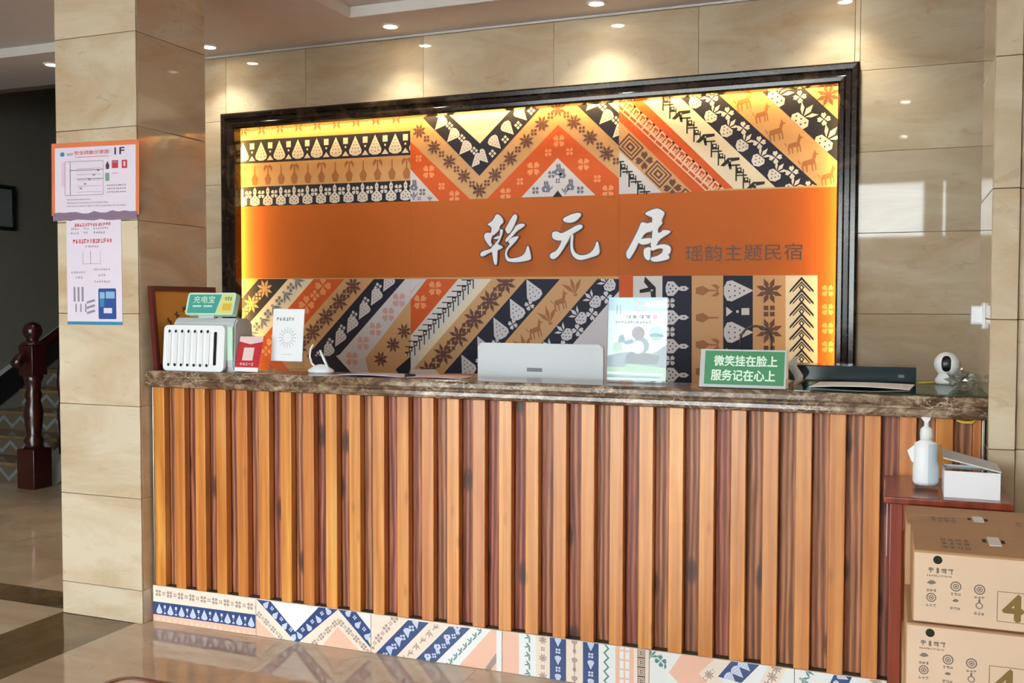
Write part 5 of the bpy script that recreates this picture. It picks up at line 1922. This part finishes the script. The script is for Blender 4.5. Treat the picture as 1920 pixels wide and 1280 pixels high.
# ------------------------------------------------------------------ red cabinet beside the pillar, with bottle and box
TZ = 0.842
RX0, RX1, RY0, RY1 = 2.948, 3.285, -0.415, -0.066
t = thing('red_cabinet', 'small glossy red wooden stand beside the counter holding a hand sanitizer bottle', 'cabinet', ((RX0 + RX1) / 2, (RY0 + RY1) / 2, 0))
bm = bm_new()
bx(bm, RX0, RX1, RY0, RY1 + 0.03, TZ - 0.022, TZ, bev=0.005)
part(t, 'table_top', bm, 'red_wood', True)
bm = bm_new()
bx(bm, RX0 + 0.022, RX1 - 0.02, RY0 + 0.02, RY1, TZ - 0.10, TZ - 0.0225)
part(t, 'apron', bm, 'red_wood', True)
for lx in (RX0 + 0.018, RX1 - 0.054):
    for ly in (RY0 + 0.018, RY1 - 0.036):
        bm = bm_new()
        bx(bm, lx, lx + 0.036, ly, ly + 0.036, 0.0, TZ - 0.0225, bev=0.003)
        part(t, 'leg', bm, 'red_wood', True)
bm = bm_new()
bx(bm, RX0 + 0.03, RX1 - 0.03, RY0 + 0.03, RY1 - 0.01, 0.12, 0.14)
part(t, 'shelf', bm, 'red_wood', True)
bm = bm_new()
prism(bm, [(0, 0), (0.10, 0), (0.10, -0.05), (0.06, -0.13), (0.03, -0.16), (0, -0.12)], Vector((RX0 + 0.010, RY0 + 0.02, TZ - 0.024)), Y, Z, X, 0.002)
o = tag(obj('paper_slip', bm, 'pink_paper'), 'pale pink paper slip tucked under the top of the red stand', 'paper')

b0 = hit(1733, 916, 2, TZ)
bl_ = Vector((3.065, -0.27, TZ))
bl_.x = hit(1735, 912, 1, -0.27).x
t = thing('sanitizer_bottle', 'white hand sanitizer pump bottle in a clear holder on the red stand', 'bottle', bl_)
bm = bm_new()
lathe(bm, [(0.0, 0.016), (0.030, 0.016), (0.036, 0.026), (0.036, 0.07), (0.033, 0.095), (0.034, 0.12), (0.032, 0.14), (0.018, 0.146), (0.016, 0.15), (0, 0.15)], seg=26, sy=0.7)
part(t, 'bottle_body', bm, 'bright_white')
bm = bm_new()
lathe(bm, [(0, 0.1505), (0.0165, 0.1505), (0.0175, 0.165), (0.0165, 0.18), (0.012, 0.186), (0.0065, 0.19), (0.0065, 0.20), (0, 0.2)], seg=20)
part(t, 'collar', bm, 'bright_white')
bm = bm_new()
prism(bm, [(-0.004, 0.0), (0.004, 0.0), (0.011, 0.012), (0.011, 0.016), (-0.014, 0.016), (-0.014, 0.012)], Vector((0, 0.006, 0.2003)), X, Z, -Y, 0.012)
part(t, 'pump_head', bm, 'bright_white')
bm = bm_new()
bx(bm, -0.036, 0.036, -0.032, 0.032, 0, 0.015, bev=0.003)
bx(bm, 0.006, 0.042, -0.0345, -0.031, 0.0155, 0.14, bev=0.001)
part(t, 'clear_holder', bm, 'acrylic')
bm = bm_new()
prism(bm, [(0, 0.115), (0.022, 0.135), (0.022, 0.075), (0.012, 0.085)], Vector((-0.052, 0.004, 0)), X, Z, -Y, 0.006)
part(t, 'hook', bm, 'bright_white')

b1 = hit(1771, 925, 2, TZ)
BX0, BX1, BY0, BY1, BH = hit(1770, 905, 1, -0.37).x, hit(1876, 905, 1, -0.37).x, -0.37, -0.24, 0.076
BX1 = min(BX1, RX1 - 0.004)
t = thing('carton_box', 'small white carton with its lid ajar on the red stand beside the bottle', 'box', ((BX0 + BX1) / 2, (BY0 + BY1) / 2, TZ))
bm = bm_new()
for q in ((BX0, BX1, BY0, BY0 + 0.003, 0, BH), (BX0, BX1, BY1 - 0.003, BY1, 0, BH), (BX0, BX0 + 0.003, BY0 + 0.003, BY1 - 0.003, 0, BH), (BX1 - 0.003, BX1, BY0 + 0.003, BY1 - 0.003, 0, BH), (BX0 + 0.003, BX1 - 0.003, BY0 + 0.003, BY1 - 0.003, 0.0, 0.003)):
    bx(bm, q[0], q[1], q[2], q[3], TZ + q[4] + 0.0004, TZ + q[5])
part(t, 'tray', bm, 'bright_white', True)
bm = bm_new()
bx(bm, BX0 + 0.005, BX1 - 0.005, BY0 + 0.005, BY1 - 0.005, TZ + 0.004, TZ + BH - 0.006)
part(t, 'gap_shade_block', bm, 'gloss_dark', True)  # dark block added so the gap under the lid looks shaded
bm = bm_new()
z_ = TZ + BH + 0.0015
v8 = [(BX0 - 0.002, BY0 + 0.02, z_ + 0.030), (BX1 + 0.002, BY0 - 0.002, z_), (BX1 + 0.001, BY1 + 0.004, z_ + 0.004), (BX0 - 0.002, BY1 + 0.01, z_ + 0.040)]
lo_ = [bm.verts.new(p) for p in v8]
hi_ = [bm.verts.new((p[0], p[1], p[2] + 0.004)) for p in v8]
bm.faces.new(hi_)
bm.faces.new(lo_[::-1])
for k in range(4):
    bm.faces.new((lo_[k], lo_[(k + 1) % 4], hi_[(k + 1) % 4], hi_[k]))
part(t, 'lid', bm, 'light_grey', True)

# ------------------------------------------------------------------ cardboard cartons
def carton(x0, y0, z0, w, d, h, label, group, front):
    t = thing('cardboard_carton', label, 'carton', (x0 + w / 2, y0 + d / 2, z0), group=group)
    bm = bm_new()
    bx(bm, x0, x0 + w, y0, y0 + d, z0 + 0.0005, z0 + h - 0.0045, bev=0.004, seg=1)
    mats = ['carton']
    part(t, 'box', bm, mats, True)
    pr = Print()
    for k in range(3):
        pr.scribble(w * 0.56, d * (0.10 + 0.12 * k), w * 0.80, d * (0.17 + 0.12 * k), 6, 'ink_grey', 2, 30 + k)
        pr.scribble(w * 0.12, d * (0.10 + 0.12 * k), w * 0.26, d * (0.17 + 0.12 * k), 4, 'ink_grey', 2, 40 + k)
    bm, mats = sheet_bm(Vector((x0 + 0.006, y0 + 0.006, z0 + h - 0.0038)), X, Y, w - 0.012, d / 2 - 0.007, 0.0005, 'carton', pr)
    part(t, 'flap', bm, mats, True)
    bm, mats = sheet_bm(Vector((x0 + 0.006, y0 + d / 2 + 0.001, z0 + h - 0.0038)), X, Y, w - 0.012, d / 2 - 0.007, 0.0005, 'carton', None)
    part(t, 'flap', bm, mats, True)
    bm = bm_new()
    sx_ = x0 + 0.165
    bx(bm, sx_, sx_ + 0.026, y0 + d * 0.30, y0 + d * 0.56, z0 + h - 0.0036, z0 + h - 0.0008, bev=0.001, seg=1)
    part(t, 'handle_strap', bm, 'strap', True)
    for s in (-0.012, 0.028):
        bm = bm_new()
        bx(bm, sx_ + s, sx_ + s + 0.008, y0 + d * 0.40, y0 + d * 0.5, z0 + h - 0.0036, z0 + h - 0.003)
        part(t, 'handle_slot', bm, 'carton_hole', True)
    if front:
        pr = Print()
        S_ = 1.0
        pr.circle((0.048, h - 0.026), 0.0095, 'carton_hole', 2)
        pr.circle((w - 0.12, h - 0.030), 0.0095, 'carton_hole', 2)
        pr.scribble(0.028, h - 0.056, 0.082, h - 0.044, 4, 'ink_grey', 2, 51)
        pr.scribble(0.026, h - 0.064, 0.078, h - 0.060, 12, 'ink_grey', 2, 52)
        for cx, cy, rr, kind in ((0.036, h - 0.078, 0.010, 1), (0.086, h - 0.082, 0.0115, 0), (0.134, h - 0.084, 0.0115, 0), (0.036, h - 0.112, 0.0105, 0), (0.086, h - 0.114, 0.007, 1), (0.134, h - 0.120, 0.0075, 2)):
            if kind == 0:
                pr.circle((cx, cy), rr, 'ink_grey', 2)
                pr.circle((cx, cy), rr * 0.76, 'carton_face', 3)
                pr.circle((cx, cy), rr * 0.55, 'ink_grey', 4)
                pr.circle((cx, cy), rr * 0.36, 'carton_face', 5)
                pr.rect(cx - rr * 0.2, cy - rr * 0.2, cx + rr * 0.2, cy + rr * 0.2, 'ink_grey', 6)
            elif kind == 1:
                pr.add([(cx - rr, cy - rr * 0.2), (cx - rr * 0.3, cy + rr * 0.5), (cx + rr * 0.5, cy + rr * 0.45), (cx + rr, cy - rr * 0.1), (cx, cy - rr * 0.5)], 'ink_grey', 2)
            else:
                pr.circle((cx, cy), rr, 'ink_grey', 2)
                pr.circle((cx, cy), rr * 0.7, 'carton_face', 3)
                pr.rect(cx - 0.002, cy + rr, cx + 0.002, cy + rr * 1.9, 'ink_grey', 2)
            pr.scribble(cx - 0.011, cy - 0.021, cx + 0.011, cy - 0.015, 3, 'ink_grey', 2, int(cx * 999 + cy * 777))
        fx, fy, fs = 0.170, h - 0.150, 0.066
        for a_, b_ in (((fx, fy), (fx + fs + 0.03, fy)), ((fx, fy), (fx, fy + fs)), ((fx, fy + fs), (fx + fs + 0.03, fy + fs)), ((fx + fs + 0.03, fy), (fx + fs + 0.03, fy + fs))):
            pr.line(a_, b_, 0.0014, 'ink_brown', 2)
        pr.text('4', fx + 0.012, fy + 0.004, fx + 0.050, fy + 0.060, 'ink_brown', 3, 0.05)
        bm, mats = sheet_bm(Vector((x0 + 0.004, y0 - 0.0005, z0 + 0.004)), X, Z, w - 0.008, h - 0.013, 0.0004, 'carton_face', pr)
        part(t, 'printed_face', bm, mats, True)
    return t


CH = 0.1655
CF = 0.168
for k in range(5):
    top = k == 4
    carton((3.018, 3.005, 3.010, 3.004, 3.008)[4 - k], -1.03 + (0.0, 0.006, -0.004, 0.003, 0.0)[k], k * CF, 0.46, 0.335, CF,
           ('lowest cardboard carton of the front stack printed with a 4', 'second lowest cardboard carton of the front stack printed with a 4', 'middle cardboard carton of the front stack printed with a 4', 'cardboard carton printed with a 4 directly under the top of the front stack', 'topmost cardboard carton printed with a 4 in front of the red stand')[k],
           'cardboard cartons stacked by the red stand', True)
for k in range(5):
    carton(3.006 + (0.0, 0.004, -0.003, 0.002, 0.0)[k], -0.688, k * CH, 0.46, 0.262, CH,
           ('lowest cardboard carton of the stack against the red stand', 'second lowest cardboard carton of the stack against the red stand', 'middle cardboard carton of the stack against the red stand', 'second highest cardboard carton of the stack against the red stand', 'topmost cardboard carton of the stack against the red stand')[k],
           'cardboard cartons stacked by the red stand', False)

# ------------------------------------------------------------------ low table whose rounded corner shows at the bottom edge
tc_ = hit(229, 1263, 2, 0.45)
t = thing('tea_table', 'low tea table with a rounded brown wooden rim and pale glossy top', 'table', (tc_.x + 0.55, tc_.y - 0.30, 0))
bm = bm_new()
outer = rounded(1.1, 0.6, 0.055, 8)
inner = rounded(1.1 - 0.024, 0.6 - 0.024, 0.045, 8)
n = len(outer)
ring_o = [[bm.verts.new((x_, y_, z_)) for x_, y_ in outer] for z_ in (0.405, 0.45)]
ring_i = [[bm.verts.new((x_, y_, z_)) for x_, y_ in inner] for z_ in (0.405, 0.45)]
for k in range(n):
    k2 = (k + 1) % n
    bm.faces.new((ring_o[0][k], ring_o[0][k2], ring_o[1][k2], ring_o[1][k]))
    bm.faces.new((ring_i[0][k2], ring_i[0][k], ring_i[1][k], ring_i[1][k2]))
    bm.faces.new((ring_o[1][k], ring_o[1][k2], ring_i[1][k2], ring_i[1][k]))
    bm.faces.new((ring_o[0][k2], ring_o[0][k], ring_i[0][k], ring_i[0][k2]))
part(t, 'rim', bm, 'brown_wood')
bm = bm_new()
prism(bm, rounded(1.1 - 0.026, 0.6 - 0.026, 0.044, 8), Vector((0, 0, 0.41)), X, Y, Z, 0.036)
part(t, 'table_top', bm, 'floor_tile')
for sx_ in (-1, 1):
    for sy_ in (-1, 1):
        bm = bm_new()
        lathe(bm, [(0.018, 0.0), (0.028, 0.404)], (sx_ * 0.47, sy_ * 0.22, 0), 12)
        part(t, 'leg', bm, 'brown_wood')
